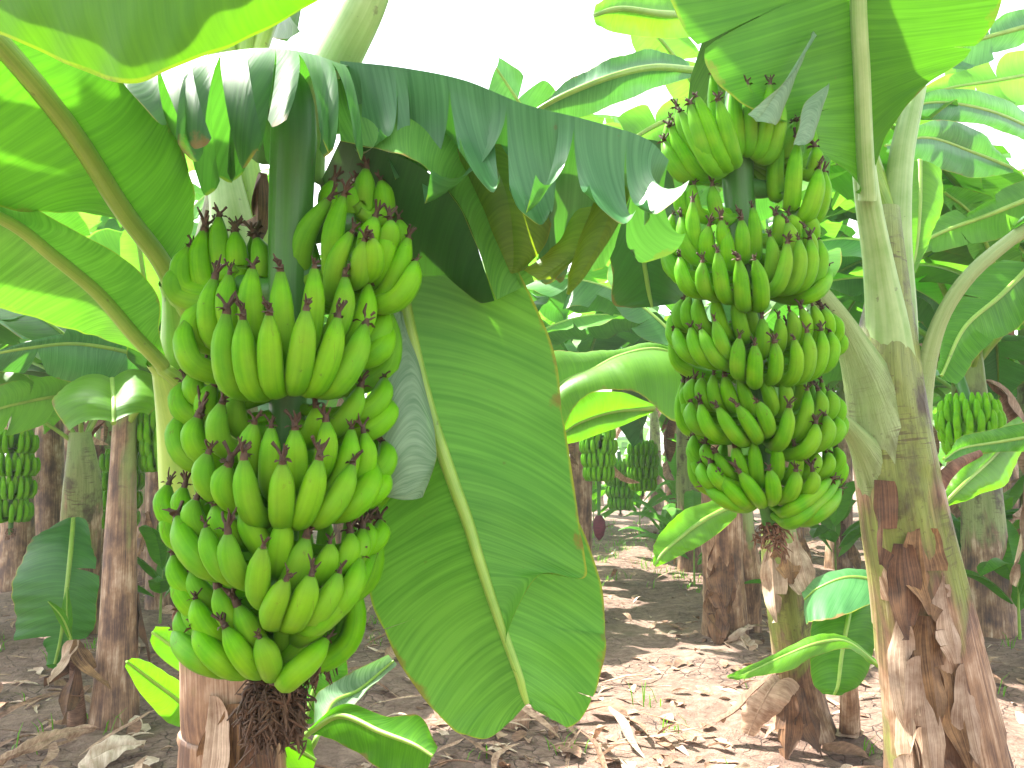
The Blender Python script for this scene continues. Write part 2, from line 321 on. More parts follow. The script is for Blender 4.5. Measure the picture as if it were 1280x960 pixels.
# ------------------------------------------------------------------ leaf core
def lamina(mb, mid, eL, eR, bulge=(0.1, 0.1), tears=(), cols=6, rnd=None, drop=.03, gap=.5, ruffle=.006, mi=0, rend=.10):
    """mid/eL/eR: (n,3). tears: (side, t, depth) side -1 left, 1 right"""
    rnd = rnd or rng; n = len(mid)
    L = np.concatenate([[0], np.cumsum(np.linalg.norm(np.diff(mid, axis=0), axis=1))]); T = np.linspace(0, 1, n)
    def samp(A, t):
        t = np.clip(t, 0, 1) * (n - 1); i = np.minimum(t.astype(int), n - 2); f = (t - i)[:, None]
        return A[i] * (1 - f) + A[i + 1] * f
    tan = nrm(np.gradient(mid, axis=0))
    ph = rnd.random() * 6
    for side, E, bg_ in ((-1, eL, bulge[0]), (1, eR, bulge[1])):
        cuts = sorted((t, d) for s, t, d in tears if s == side)
        bs = [(0, 1)] + cuts + [(1, 1)]
        for k in range(len(bs) - 1):
            ta, da = bs[k]; tb, db = bs[k + 1]
            rows = max(3, int((tb - ta) * (n - 1)) + 1)
            t = np.linspace(ta, tb, rows); s = np.linspace(0, 1, cols + 1)
            tc_ = (ta + tb) / 2; off = np.array([rnd.gauss(0, 1), rnd.gauss(0, 1), -abs(rnd.gauss(0, .8))]) * drop
            whole = len(cuts) == 0
            pts = np.zeros((rows, cols + 1, 3)); uv = np.zeros((rows, cols + 1, 2))
            for c, sv in enumerate(s):
                ga = 0 if k == 0 else max(0, sv - da) * gap * .12 * min(1, (tb - ta) * 8)
                gb = 0 if k == len(bs) - 2 else max(0, sv - db) * gap * .12 * min(1, (tb - ta) * 8)
                te = ta + ga * (tb - ta) * 1 + (t - ta) * (1 - ga - gb)
                rel = (t - ta) / (tb - ta)
                if not whole:                 # round the strip end a little
                    se = sv - rend * (sv ** 6) * (np.abs(rel - .5) * 2) ** 4
                else: se = np.full(rows, sv)
                m_ = samp(mid, te); e_ = samp(E, te); tg = samp(tan, te)
                dv = e_ - m_; nn_ = nrm(np.cross(dv, tg) * (-side)); ln = np.linalg.norm(dv, axis=1, keepdims=True)
                p = m_ + dv * se[:, None] + nn_ * (bg_ * 4 * sv * (1 - sv)) * ln
                p = p + nn_ * (np.sin(te * L[-1] * 95 + ph + sv * 2) * ruffle * .25 * sv + np.sin(te * L[-1] * 21 + ph * 2 + side) * ruffle * sv * sv)[:, None]
                if not whole:
                    d0 = min(da if k else db, db if k < len(bs) - 2 else da)
                    p = p + off[None] * max(0, sv - d0) ** 1.3 + nn_ * (max(0, sv - d0) * drop * .5 * (np.cos(rel * math.pi)))[:, None] * (1 if k % 2 else -1)
                pts[:, c] = p; uv[:, c, 0] = .5 + side * se * .5; uv[:, c, 1] = te * L[-1]
            if side < 0: pts = pts[:, ::-1]; uv = uv[:, ::-1]
            mb.grid(pts, uv, mi=mi)
def rtears(side, a, b, n, rnd, d=(.05, .4)):
    ts_ = sorted(a + (b - a) * (i + .2 + .6 * rnd.random()) / n for i in range(n)); return [(side, t, rnd.uniform(*d)) for t in ts_]
def traced_leaf(parent, stations, mat, n=60, cols=8, rib=(.010, .003), ribmat=None, petiole=None, label=None, ribside=1, name='leaf', **kw):
    """stations: ((L px,py,d),(M),(R)) measured along the leaf"""
    A = np.array([[P(*q) for q in st] for st in stations])     # (k,3,3)
    I = cat(A, n); mb = MB(); lamina(mb, I[:, 1], I[:, 0], I[:, 2], cols=cols, **kw)
    o = mb.build(name, mat, parent)
    if label and parent is not None: o['label'] = label
    if rib:
        p = I[:, 1]
        if petiole is not None:
            q = cat([P(*a) for a in petiole] + [p[0]], 16)[:-1]; p = np.vstack([q, p])
            r = np.concatenate([np.linspace(rib[0] * 1.25, rib[0], len(q)), np.linspace(rib[0], rib[1], n)])
        else: r = np.linspace(rib[0], rib[1], n)
        nn_ = nrm(np.cross(I[:, 2] - I[:, 0], np.gradient(I[:, 1], axis=0)));
        sh = np.zeros_like(p); sh[-n:] = nn_ * rib[1] * .5 * ribside
        m2 = MB(); m2.tube(p + sh, r, 10); m2.build('midrib', ribmat or RIB, o)
    return o
def free_leaf(parent, base, az, el, length, width, droop, rnd, mat, petl=.16, fold=.35, ntear=4, n=26, cols=4, rib=.012, name='leaf', twist=0., side_curve=0., ribpart=True):
    N = n + 8; ds = length / N; p = [np.array(base, float)]; a = az
    for i in range(N):
        f = i / N; e = el - droop * f ** 1.4
        a = az + side_curve * f
        p.append(p[-1] + ds * np.array([math.cos(e) * math.cos(a), math.cos(e) * math.sin(a), math.sin(e)]))
    p = np.array(p); i0 = int(petl * N); mid = cat(p[i0:], n)
    t = np.linspace(0, 1, n); wd = width * .5 * np.clip((1 - (1 - np.minimum(t / .28, 1)) ** 2.2), .04, 1) ** .8 * np.clip(1 - (np.maximum(t - .55, 0) / .45) ** 2.6, .02, 1)
    tg = nrm(np.gradient(mid, axis=0)); up = np.array([0, 0, 1.]); sd = np.cross(tg, up); hz = np.linalg.norm(sd, axis=1)
    ref = np.array([-math.sin(az), math.cos(az), 0]) * -1
    sd = nrm(sd * np.clip(hz, .0, 1)[:, None] + ref * .4 * (1 - hz)[:, None]); nn_ = np.cross(sd, tg)
    edges = []
    for s in (-1, 1):
        ph = fold + twist * s + .12 * math.sin(rnd.random() * 6)
        g = s * sd * math.cos(ph) - nn_ * math.sin(ph)
        edges.append(mid + g * wd[:, None])
    tears = rtears(-1, .1, .93, ntear, rnd) + rtears(1, .1, .93, ntear, rnd) if ntear else ()
    mb = MB(); lamina(mb, mid, edges[0], edges[1], bulge=(.10, .10), tears=tears, cols=cols, rnd=rnd, drop=.13 * width, ruffle=.012 * width * 2)
    o = mb.build(name, mat, parent)
    pp = p[:max(2, i0 + 1)]; path = np.vstack([pp[:-1], mid]); r = np.linspace(rib * 1.4, rib * .25, len(path))
    m2 = MB(); m2.tube(path - np.array([0, 0, .3]) * r[:, None], r, 6)
    if ribpart: m2.build('midrib', RIB, o)
    return o

# ------------------------------------------------------------------ bananas
def flower_mesh(seed):
    r = random.Random(seed); mb = MB()
    mb.tube(np.array([[0, 0, -.004], [0, 0, .003], [r.uniform(-.002, .002), 0, .010]]), [.0050, .0046, .003], 6)
    for k in range(5):
        a = r.random() * 6.28; l = r.uniform(.008, .02); o = r.uniform(.3, 1.1)
        d = np.array([math.cos(a) * o, math.sin(a) * o, 1]); d /= np.linalg.norm(d); c = np.array([math.cos(a + 1.5), math.sin(a + 1.5), .2])
        p = np.array([[0, 0, .006], [0, 0, .006] + d * l * .6, [0, 0, .006] + d * l + c * r.uniform(-.006, .006)])
        mb.tube(p, [.0022, .0017, .0022 if k % 2 else .0008], 4)
    for k in range(3):
        a = r.random() * 6.28; l = r.uniform(.008, .016)
        d = np.array([math.cos(a), math.sin(a), .4]); s_ = np.array([-math.sin(a), math.cos(a), 0]) * .003
        b = np.array([0, 0, .002]); g = np.array([[b - s_, b + s_], [b + d * l * .6 - s_ * 1.3, b + d * l * .6 + s_ * 1.3], [b + d * l + [0, 0, -.004] - s_ * .3, b + d * l + [0, 0, -.004] + s_ * .3]])
        mb.grid(g, np.zeros((3, 2, 2)))
    o = mb.build('dried_flower', FLOWER, None, loc=(0, 0, 0)); me = o.data; bpy.data.objects.remove(o); return me
FLOW = [flower_mesh(i) for i in range(7)]
def banana(parent, path, rad, rnd, flower=True):
    """path: stalk .. bend .. body .. tip"""
    n = 15; p = cat(path, n); t = np.linspace(0, 1, n)
    r = rad * cat1([.50, .62, .92, 1.0, 1.0, .97, .80, .34], n)
    ph = rnd.random() * 6
    sec = lambda th: 1 + .035 * np.cos(5 * th + ph) + .012 * np.cos(10 * th + 2 * ph)
    mb = MB(); mb.tube(p, r, 14, sec=sec)
    for k in range(len(mb.UV)): mb.UV[k][..., 1] = mb.UV[k][..., 1] / max(1e-6, np.linalg.norm(np.diff(p, axis=0), axis=1).sum())
    o = mb.build('banana', BAN, parent)
    if flower:
        d = Vector(p[-1] - p[-2]).normalized(); f = bpy.data.objects.new('dried_flower', rnd.choice(FLOW)); C.objects.link(f)
        f.parent = o; f.location = p[-1] - WO[o.name]; q = d.to_track_quat('Z', 'Y').to_euler(); f.rotation_euler = q
        sc = rnd.uniform(.8, 1.6) * rad / .02; f.scale = (sc, sc, sc * rnd.uniform(.8, 1.4))
    return o
def bunch(label, D, axis, hands, fd, stalk_r, group='banana bunches', pre=()):
    """axis: [(px,py)...] stalk centre line at distance D; hands: (xc, Rx px, rowfrac, [(tx,ty,bx,by)...])"""
    rnd = random.Random(int(D * 100)); pxm = F / D
    ap = np.array(axis, float)
    base = P(*ap[-1], D); root = thing('banana_bunch', label, 'banana bunch', base, group)
    mb = MB(); pts = cat([P(*q) for q in pre] + [P(x, y, D) for x, y in axis], 30); mb.tube(pts, cat1(stalk_r, 30), 16); mb.build('stalk', STALK, root)
    def ax(y): return np.interp(y, ap[:, 1], ap[:, 0])
    done = []
    for xc, Rx, row, scale, lst in hands:
        yb_ = sum(q[3] for q in lst) / len(lst)
        if abs(xc - ax(yb_)) > 42 and not [1 for u_ in done if abs(u_[0] - xc) < 20 and abs(u_[1] - yb_) < 40]:
            done.append((xc, yb_)); p0 = P(ax(yb_), yb_ - 5, D); p1 = P(ax(yb_) + (xc - ax(yb_)) * .8, yb_ - 8, D + .02); m_ = MB(); m_.tube(cat([p0, (p0 + p1) / 2 - [0, 0, .008], p1, p1 + (p1 - p0) * .12], 8), np.array([.026, .022, .02, .018, .017, .016, .014, .006]), 10); m_.build('hand_crown', STALK, root)
        for (tx, ty, bx, by) in lst:
            rad = fd / 2 * scale * rnd.uniform(.94, 1.06); rp = rad * pxm
            def dep(x, k): 
                u = min(1, abs(x - xc) / Rx); return D - (Rx / pxm) * k * math.sqrt(max(0, 1 - u * u))
            v = np.array([tx - bx, ty - by], float); L = np.linalg.norm(v) + 1e-6; u = v / L
            b = np.array([bx, by]) + u * rp * .95; m = (b + [tx, ty]) / 2
            db, dt = dep(bx, row), dep(tx, row * 1.08 + .05)
            bow = rad * .25
            B = P(b[0], b[1], db); T = P(tx, ty, dt); M_ = P(m[0], m[1], (db + dt) / 2) + np.array([0, -1, 0]) * bow + CR * (.012 if bx > xc else -.012) * min(1, abs(bx - xc) / Rx)
            a = P(ax(by) + (xc - ax(by)) * (.75 if abs(xc - ax(by)) > 42 else 0), by - rp * 1.1, D); a = a + nrm(B - a) * .02
            Q = a * .45 + B * .55 + np.array([0, 0, -.010])
            banana(root, [a, Q, B - np.array([0, 0, .0]), M_, T], rad, rnd)
    return root, pts
def back_hand(root, D, x, y, Rm, rows, rnd, fd, fl, a0=20, a1=160, n=8):
    """the side of a hand turned away from the camera: a0..a1 degrees, 90 = straight back"""
    c = P(x, y, D)
    for rw in range(rows):
        for k in range(n):
            a = R(a0 + (a1 - a0) * (k + .5 * rw) / (n - 1) + rnd.uniform(-3, 3)); u = np.array([math.cos(a), math.sin(a), 0])
            r_ = Rm * (1 - .22 * rw); z = .04 * rw
            banana(root, [c + u * .02 + [0, 0, z], c + u * r_ * .6 + [0, 0, z - .015], c + u * r_ + [0, 0, z + .01], c + u * (r_ + .012) + [0, 0, z + fl * .5], c + u * (r_ + .006) + [0, 0, z + fl]], fd / 2, rnd, True)
def cv(lst, x0, y0, s): return [(x0 + a * s, y0 + b * s, x0 + c * s, y0 + d * s) for a, b, c, d in lst]
k4 = lambda l: cv(l, 180, 160, .375)
k5 = lambda l: cv(l, 180, 480, .5)
D1 = 1.2
hands1 = [
 (455, 80, -.35, 1, k4([(740,140,735,290),(790,180,800,320),(630,180,625,330),(850,310,830,430),(700,190,700,330)])),
 (455, 80, .35, 1, k4([(615,240,505,520),(665,230,625,500),(770,300,735,450),(820,345,770,520),(880,370,800,590),(820,310,800,430)])),
 (450, 80, .8, .92, k4([(690,350,620,560),(735,380,715,520),(905,450,830,600),(760,370,760,500)])),
 (290, 80, -.3, 1, k4([(200,345,200,560),(250,300,265,500),(305,350,315,500),(375,370,395,530),(150,400,140,570),(120,470,130,600)])),
 (345, 130, .72, 1, k4([(190,590,180,740),(235,505,240,740),(285,490,300,700),(362,470,370,720),(455,480,465,790),(568,470,545,740),(670,500,625,720),(745,525,690,740),(785,600,750,740)])),
 (345, 130, 1.0, 1, k4([(145,640,185,830),(275,620,290,885),(330,640,362,890),(418,625,430,880),(540,610,510,870),(645,635,575,875),(735,660,635,880),(790,650,760,790)])),
 (345, 130, .45, 1, k5([(100,0,125,110),(175,5,165,110),(140,-25,150,60),(540,10,475,125),(600,-10,545,90),(615,45,550,135),(430,60,420,150),(235,20,235,130)])),
 (345, 128, .72, 1, k5([(90,80,120,215),(135,85,150,200),(195,50,200,180),(275,100,270,220),(318,110,320,280),(378,115,375,270),(455,95,440,240),(518,115,475,290),(550,125,530,260),(600,150,570,250)])),
 (345, 128, 1.0, 1, k5([(160,175,175,292),(210,205,215,312),(250,190,275,345),(347,200,345,350),(437,190,395,348),(520,205,445,345),(575,200,510,330),(592,215,550,305)])),
 (335, 135, .5, .95, k5([(60,255,90,370),(100,260,130,360),(75,310,95,420),(590,345,545,430),(560,350,520,450),(150,285,170,370)])),
 (335, 135, .75, 1, k5([(130,290,150,390),(180,305,235,400),(245,320,305,425),(350,335,335,475),(405,385,360,520),(465,400,430,500),(515,375,480,480),(545,365,500,470)])),
 (335, 135, 1.02, 1, k5([(85,335,165,475),(155,360,210,490),(210,375,240,500),(297,410,285,548),(355,490,310,600),(418,480,375,605),(487,475,420,598),(540,440,470,580),(575,425,430,608)])),
 (315, 115, .55, .95, k5([(75,430,130,540),(85,480,150,590),(100,540,190,655),(90,570,150,660),(120,470,180,560)])),
 (315, 115, .8, 1, k5([(185,510,235,620),(235,555,290,665),(130,540,190,650),(450,560,400,640)])),
 (320, 110, 1.0, 1, k5([(80,620,170,715),(130,610,215,720),(205,610,275,720),(290,635,325,728),(455,640,352,748)])),
 (345, 60, .9, .8, k5([(345,590,345,668),(400,635,345,705)])),
]
b1, s1 = bunch('big near bunch of green bananas left of the large hanging leaf', D1,
   [(367, 165), (365, 220), (362, 320), (360, 480), (358, 600), (352, 700), (345, 800), (343, 872)], hands1, .0325, [.028, .031, .032, .032, .03, .026, .022, .018, .016], pre=[(330, 190, 1.55), (345, 110, 1.38), (362, 118, 1.24)])
rb = random.Random(5)
for x, y, Rm in ((360, 360, .12), (360, 470, .135), (358, 630, .13), (350, 740, .12), (345, 820, .1)): back_hand(b1, D1, x, y, Rm, 1, rb, .033, .10, 15, 165, 9)
def tatter(parent, c, rx, rz, n, rnd, mat, name='dry_tip', ln=.05):
    mb = MB()
    for i in range(n):
        a = rnd.random() * 6.28; h = rnd.random(); r_ = rx * math.sqrt(1 - (2 * h - 1) ** 2 * .8) * rnd.uniform(.5, 1)
        p0 = c + np.array([math.cos(a) * r_ * .5, math.sin(a) * r_ * .5, (h - .5) * rz * 2]); d = np.array([math.cos(a), math.sin(a), rnd.uniform(-.9, .5)]) * ln * rnd.uniform(.2, .8); q = lambda: np.array([rnd.gauss(0, 1), rnd.gauss(0, 1), rnd.gauss(0, 1)]) * ln * .16
        p = cat([p0, p0 + d * .35 + q(), p0 + d * .7 + q(), p0 + d + [0, 0, -.012] + q()], 7); mb.tube(p, np.array([.003, .0035, .002, .003, .002, .0025, .001]) * rnd.uniform(.35, 1.2), 4)
    return mb.build(name, mat, parent)
tatter(b1, P(343, 880, D1), 
    .04, .042, 800, rb, FLOWER, ln=.045)
tatter(b1, P(395, 830, D1 + .02), .02, .02, 50, rb, FLOWER, ln=.03)
tatter(b1, P(230, 765, D1), .012, .02, 30, rb, DRYD, ln=.03)
k6 = lambda l: cv(l, 800, 60, .3125)
k7 = lambda l: cv(l, 800, 340, .354)
D2 = 1.8
hands2 = [
 (930, 100, -.3, 1.1, k6([(290,110,320,380),(500,80,480,330),(470,110,470,330),(400,100,400,330),(430,150,440,410)])),
 (925, 105, .35, 1.15, k6([(100,380,185,530),(125,320,235,520),(370,165,395,420),(430,150,440,420),(520,150,480,430),(150,240,240,440),(560,200,520,450)])),
 (925, 105, .7, 1.15, k6([(165,260,300,500),(230,200,345,480),(315,215,380,465),(205,230,280,470)])),
 (1005, 45, .2, 1.2, k6([(570,380,540,605),(700,400,690,520),(735,500,705,690),(620,300,590,470)])),
 (1000, 45, .7, 1.25, k6([(630,385,605,640),(715,490,665,690)])),
 (930, 100, .35, 1.05, k6([(170,560,185,680),(215,550,230,690),(290,555,320,700),(545,670,550,790),(600,670,610,780),(450,640,460,850),(130,670,145,830),(100,800,180,930),(660,660,680,800),(110,830,190,950)])),
 (930, 100, .7, 1.05, k6([(165,680,220,860),(210,620,240,820),(275,715,270,850),(325,690,350,820),(345,730,360,880),(405,690,410,850),(520,755,520,930),(660,720,665,890),(715,770,690,960),(590,700,590,860)])),
 (930, 102, 1.0, 1.05, k6([(160,840,210,990),(250,860,270,1000),(310,820,340,1010),(395,850,415,1040),(460,850,490,1040),(590,785,545,980),(635,770,610,975),(680,770,650,970),(750,880,680,1010)])),
 (945, 100, .3, 1, k7([(110,180,160,280),(120,150,150,250),(640,120,650,240),(675,150,680,260),(690,215,690,300),(380,110,400,230)])),
 (945, 100, .68, 1, k7([(150,100,155,210),(175,90,185,210),(205,90,235,220),(265,85,300,230),(335,100,368,240),(430,165,430,300),(490,165,485,290),(530,140,535,260),(570,130,575,260),(610,120,612,250),(645,130,650,250)])),
 (945, 102, 1.0, 1, k7([(130,200,185,318),(180,200,235,330),(215,205,290,335),(265,175,315,305),(350,235,345,372),(405,260,405,400),(475,250,475,387),(545,240,540,393),(590,215,575,388),(640,210,612,375),(672,215,650,355)])),
 (950, 98, .3, 1, k7([(170,440,200,540),(690,440,680,550),(165,400,190,500),(700,500,685,600),(560,370,560,480)])),
 (950, 98, .68, 1, k7([(190,380,200,480),(220,375,240,480),(260,365,280,490),(300,370,335,490),(350,380,395,500),(430,380,475,500),(500,385,515,500),(590,420,555,590),(630,420,620,540),(665,420,655,530)])),
 (950, 98, 1.0, 1, k7([(180,465,215,570),(215,470,270,592),(275,480,355,602),(345,475,420,592),(415,460,462,572),(525,480,495,620),(620,540,570,655),(655,510,635,630),(690,515,668,615)])),
 (955, 95, .35, 1, k7([(190,580,230,680),(200,640,240,740),(700,660,680,760),(180,600,230,700),(690,620,680,720)])),
 (955, 95, .7, 1, k7([(230,610,270,690),(270,640,325,730),(335,620,375,730),(400,600,415,750),(480,610,480,740),(545,615,540,740),(620,640,585,730),(660,640,635,730)])),
 (960, 92, 1.0, 1, k7([(215,680,265,770),(250,680,310,770),(235,760,345,830),(290,730,375,822),(355,710,432,818),(457,700,475,812),(550,705,520,808),(610,705,585,790),(670,735,520,850),(700,740,535,888),(705,770,600,880)])),
]
b2, s2 = bunch('second green banana bunch hanging beside the thick mottled stem on the right', D2,
   [(924, 150), (922, 220), (930, 300), (940, 420), (950, 540), (958, 620), (963, 655)], hands2, .0300, [.03, .036, .037, .034, .03, 
.026, .02, .017], pre=[(1060, 200, 2.15), (1010, 60, 2.05), (945, 70, 1.9)])
for x, y, Rm in ((930, 200, .15), (930, 340, .15), (945, 460, .16), (950, 540, .155), (958, 610, .14)): back_hand(b2, D2, x, y, Rm, 1, rb, .030, .11, 15, 165, 10)
tatter(b2, P(965, 668, D2), .025, .03, 70, rb, DRYD, ln=.04)

# ------------------------------------------------------------------ plants
def stem(parent, pts, rad, mat, n=40, k=28, bump_=.05, name='pseudostem', seed=0, seams=3):
    r = random.Random(seed); p = cat(pts, n); rr = cat1(rad, n); t, a, b = frames(p, (1, 0.1, 0)); th = np.linspace(0, 2 * math.pi, k, endpoint=False)
    v = np.linspace(0, 1, n); H = np.zeros((n, k))
    ph = [r.random() * 6.28 for _ in range(8)]
    for j in range(n):
        m = bump_ * (.5 * np.sin(2 * th + ph[0] + v[j] * 3) + .4 * np.sin(3 * th + ph[1] - v[j] * 5) + .3 * np.sin(5 * th + ph[2] + v[j] * 11) + .2 * np.sin(9 * th + ph[3] - 13 * v[j]))
        for s in range(seams):      # overlapping sheath edges running diagonally up the stem
            e = (ph[4] + s * 2.1 + (v[j] * (3 + s) * (1 if s % 2 else -1))) % (2 * math.pi); d = (th - e) % (2 * math.pi)
            m = m + .09 * np.exp(-d * 1.3) * (d < 2.5)
        H[j] = m
    R_ = rr[:, None] * (1 + H); pt = p[:, None] + R_[..., None] * (np.cos(th)[None, :, None] * a[:, None] + np.sin(th)[None, :, None] * b[:, None])
    uv = np.zeros((n, k + 1, 2)); uv[..., 0] = np.linspace(0, 1, k + 1)[None]; uv[..., 1] = v[:, None]
    mb = MB(); mb.grid(pt, uv, True); return mb.build(name, mat, parent)
def sheath(parent, pts, rad, ang, facing, mat, n=30, m=9, name='leaf_sheath', th=.85, v0=.5, v1=1.0):
    p = cat(pts, n); rr = cat1(rad, n); aa = np.clip(cat1([R(x) for x in ang], n), R(15), R(172)); t = nrm(np.gradient(p, axis=0)); f = np.array(facing, float)
    f = nrm(f[None] - t * (t @ f)[:, None]); s = np.cross(t, f); u = np.linspace(-1, 1, m)
    out = np.concatenate([u, u[::-1]]); sc = np.concatenate([np.ones(m), np.full(m, th)])
    A = aa[:, None] * out[None]; r2 = rr[:, None] * sc[None]
    pt = p[:, None] + r2[..., None] * (np.cos(A)[..., None] * f[:, None] + np.sin(A)[..., None] * s[:, None])
    uv = np.zeros((n, 2 * m + 1, 2)); uv[..., 0] = np.linspace(0, 1, 2 * m + 1)[None]; uv[..., 1] = np.linspace(v0, v1, n)[:, None]
    mb = MB(); mb.grid(pt, uv, True); return mb.build(name, mat, parent)
def dry_flap(parent, base, az, length, width, rnd, mat=None, el=-1.2, name='dry_sheath', bend=1.2, twist=.5):
    N = 14; p = [np.array(base, float)]
    for i in range(N):
        e = el + bend * math.sin(i / N * 3) * .4; a = az + twist * i / N
        p.append(p[-1] + length / N * np.array([math.cos(e) * math.cos(a), math.cos(e) * math.sin(a), math.sin(e)]))
    mid = np.array(p); n = len(mid); t = np.linspace(0, 1, n); wd = width * .5 * np.clip(np.sin(t * 2.6 + .4), .12, 1)
    side = np.array([-math.sin(az), math.cos(az), 0]); out = np.array([math.cos(az), math.sin(az), 0])
    ph = rnd.random() * 6; eL = mid + side * wd[:, None] - out * (wd * (.5 + .4 * np.sin(t * 7 + ph)))[:, None]; eR = mid - side * wd[:, None] - out * (wd * (.5 + .4 * np.cos(t * 9 + ph)))[:, None]
    mb = MB(); lamina(mb, mid, eL, eR, bulge=(.12, .12), cols=4, rnd=rnd, ruffle=.01, tears=rtears(rnd.choice((-1, 1)), .4, .95, 2, rnd, (.1, .5)), drop=.02)
    return mb.build(name, {'dry_leaf': SH1, 'dry_leaf_dark': SH2, 'dry_leaf_pale': SH3}.get(mat.name, mat) if mat else SH1, parent)
def mini_fingers(mb, c, az, span, n, r_, fl, fr, rnd, rows=2):
    for rw in range(rows):
        for k in range(n):
            a = az + span * ((k + .5 * rw) / (n - 1) - .5) + rnd.uniform(-.05, .05); u = np.array([math.cos(a), math.sin(a), 0]); q = r_ * (1 - .25 * rw); z = rw * fl * .35
            p = cat([c + [0, 0, z], c + u * q * .9 + [0, 0, z - .01], c + u * q * 1.03 + [0, 0, z + fl * .55], c + u * q + [0, 0, z + fl]], 7)
            mb.tube(p, fr * np.array([.5, .8, 1, 1, 1, .8, .35]), 6)
def far_bunch(label, top, L, r_, seed, bud=None, cover=False, group='banana bunches'):
    rnd = random.Random(seed); top = np.array(top, float); bot = top - [0, 0, L]
    root = thing('banana_bunch', label, 'banana bunch', bot, group)
    mb = MB(); p = [top + [0, .12, .28], top + [0, .03, .12], top, bot, bot - [0, 0, .1]]
    if bud: p.append(bot - [0, 0, bud])
    mb.tube(cat(p, 20), np.linspace(.03, .012, 20), 8); mb.build('stalk', STALK, root)
    nh = max(4, int(L / .11))
    for i in range(nh):
        f = i / (nh - 1); c = top * (1 - f) + bot * f; h = MB(); rr = r_ * (1 - .3 * abs(f - .35))
        mini_fingers(h, c, rnd.random() * 6.28, 5.6, 16, rr, .105 * r_ / .15, .019 * r_ / .15, rnd); h.build('hand', BAN, root)
    if bud:
        m2 = MB(); b0 = bot - [0, 0, bud]; m2.tube([b0 + [0, 0, .02], b0 - [0, 0, .02], b0 - [0, 0, .07], b0 - [0, 0, .13], b0 - [0, 0, .17]], [.02, .045, .05, .035, .004], 10); m2.build('flower_bud', BUD, root)
    else: tatter(root, bot - [0, 0, .09], .03, .03, 40, rnd, DRYD, ln=.04)
    return root
BUD = dry_mat('flower_bud', (.06, .012, .02), (.16, .03, .05), .05)
def plant(label, base, h, r, seed, nleaf=8, lean=(0, 0), length=1.9, width=.55, group='banana plants in the rows behind', mats=None, n=26, cols=4, ndry=3, smat=None, azs=None, tear=5, ribs=True, elr=(84, 30), petl=.2, name='banana_plant', cat_='banana plant'):
    rnd = random.Random(seed); b = np.array([base[0], base[1], 0.]); b[2] = float(gz(b[0], b[1])) - .05
    root = thing(name, label, cat_, b, group); top = b + [lean[0], lean[1], h + .05]
    mid = (b + top) / 2 + [lean[0] * .15, 0, 0]
    stem(root, [b, b * .75 + top * .25, mid, top], [r * 1.35, r * 1.1, r * .95, r * .55], smat or STEM, n=22 if n > 16 else 10, k=16 if n > 16 else 8, seed=seed)
    mats = mats or [LEAF, LEAF, LEAF2, LEAF2, LEAFD]
    for i in range(nleaf):
        az = azs[i] if azs else rnd.random() * .6 + i * 2.4
        f = i / max(1, nleaf - 1); el = R(elr[0] + (elr[1] - elr[0]) * f) + rnd.uniform(-.1, .1)
        free_leaf(root, top - [0, 0, r * 1.2 + .12 * f], az, el, length * rnd.uniform(.85, 1.1), width * rnd.uniform(.85, 1.15), rnd.uniform(1.3, 2.2) + .5 * (1 - f), rnd, mats[rnd.randrange(len(mats))], petl=petl,
                  fold=rnd.uniform(-.1, .5), ntear=rnd.randint(0, tear), n=n, cols=cols, rib=r * .16, side_curve=rnd.uniform(-.5, .5), ribpart=ribs)
    for i in range(ndry):
        a = rnd.random() * 6.28
        free_leaf(root, top - [0, 0, h * .15], a, R(10), length * .75, width * .35, 3.3, rnd, DRY if i % 2 else DRYD, petl=.1, fold=1.1, ntear=3, n=14, cols=2, rib=.008, name='dry_leaf', ribpart=False)
    for i in range(ndry + 1 if n > 16 else 0):
        a = rnd.random() * 6.28; z = rnd.uniform(.15, .8); c = b * (1 - z) + top * z
        dry_flap(root, c + np.array([math.cos(a), math.sin(a), 0]) * r * 1.1, a, h * rnd.uniform(.15, .35), r * 1.2, rnd, rnd.choice([DRY, DRYD, DRYP]), el=-1.45, bend=.3)
    return root

# ---- plant of the near bunch (stem hidden behind the fruit, crown at its left)
b0 = G(300, 1010); b0[2] = -.05
pl = thing('banana_plant', 'near banana plant behind the big left bunch, its wide leaves arching over the fruit', 'banana plant', b0, 'foreground banana plants')
yb = 1.62
stem(pl, [np.array([P(300, 900, yb)[0], P(300, 900, yb)[1] , -.05]), P(292, 960, yb), P(285, 860, yb), P(275, 600, yb + .05), P(262, 440, yb + .08), P(285, 300, yb + .1), P(300, 150, yb + .12)], [.11, .095, .085, .085, .08, .06, .03], STEMG, n=60, seed=3)
for (x, y, a, l, w_, m_) in ((262, 870, -2.2, .28, .09, DRYP), (300, 880, -1.2, .3, .11, DRY), (318, 885, -.7, .3, .08, DRYD), (275, 900, -1.7, .3, .1, DRY)):
    dry_flap(pl, P(x, y, yb - .09), a, l, w_, rng, m_, el=-1.5, bend=.2)
sheath(pl, [P(262, 560, yb), P(250, 470, yb - .05), P(228, 380, yb - .12), P(215, 350, yb - .15)], [.09, .075, .035, .024], [115, 100, 80, 90], (-.5, -1, .1), RIB)
sheath(pl, [P(262, 620, yb), P(245, 540, yb - .05), P(215, 470, yb - .12), P(195, 448, yb - .15)], [.09, .07, .035, .02], [115, 100, 80, 90], (-.7, -1, .1), RIB)
sheath(pl, [P(300, 420, yb), P(292, 300, yb), P(280, 220, yb), P(262, 120, yb + .05)], [.07, .045, .032, .02], [140, 110, 90, 90], (.2, -1, .1), RIBP)
sheath(pl, [P(320, 430, yb + .05), P(325, 320, yb + .05), P(312, 230, yb + .05), P(300, 120, yb + .1)], [.06, .04, .026, .02], [140, 110, 90, 90], (.4, -1, .1), RIB)
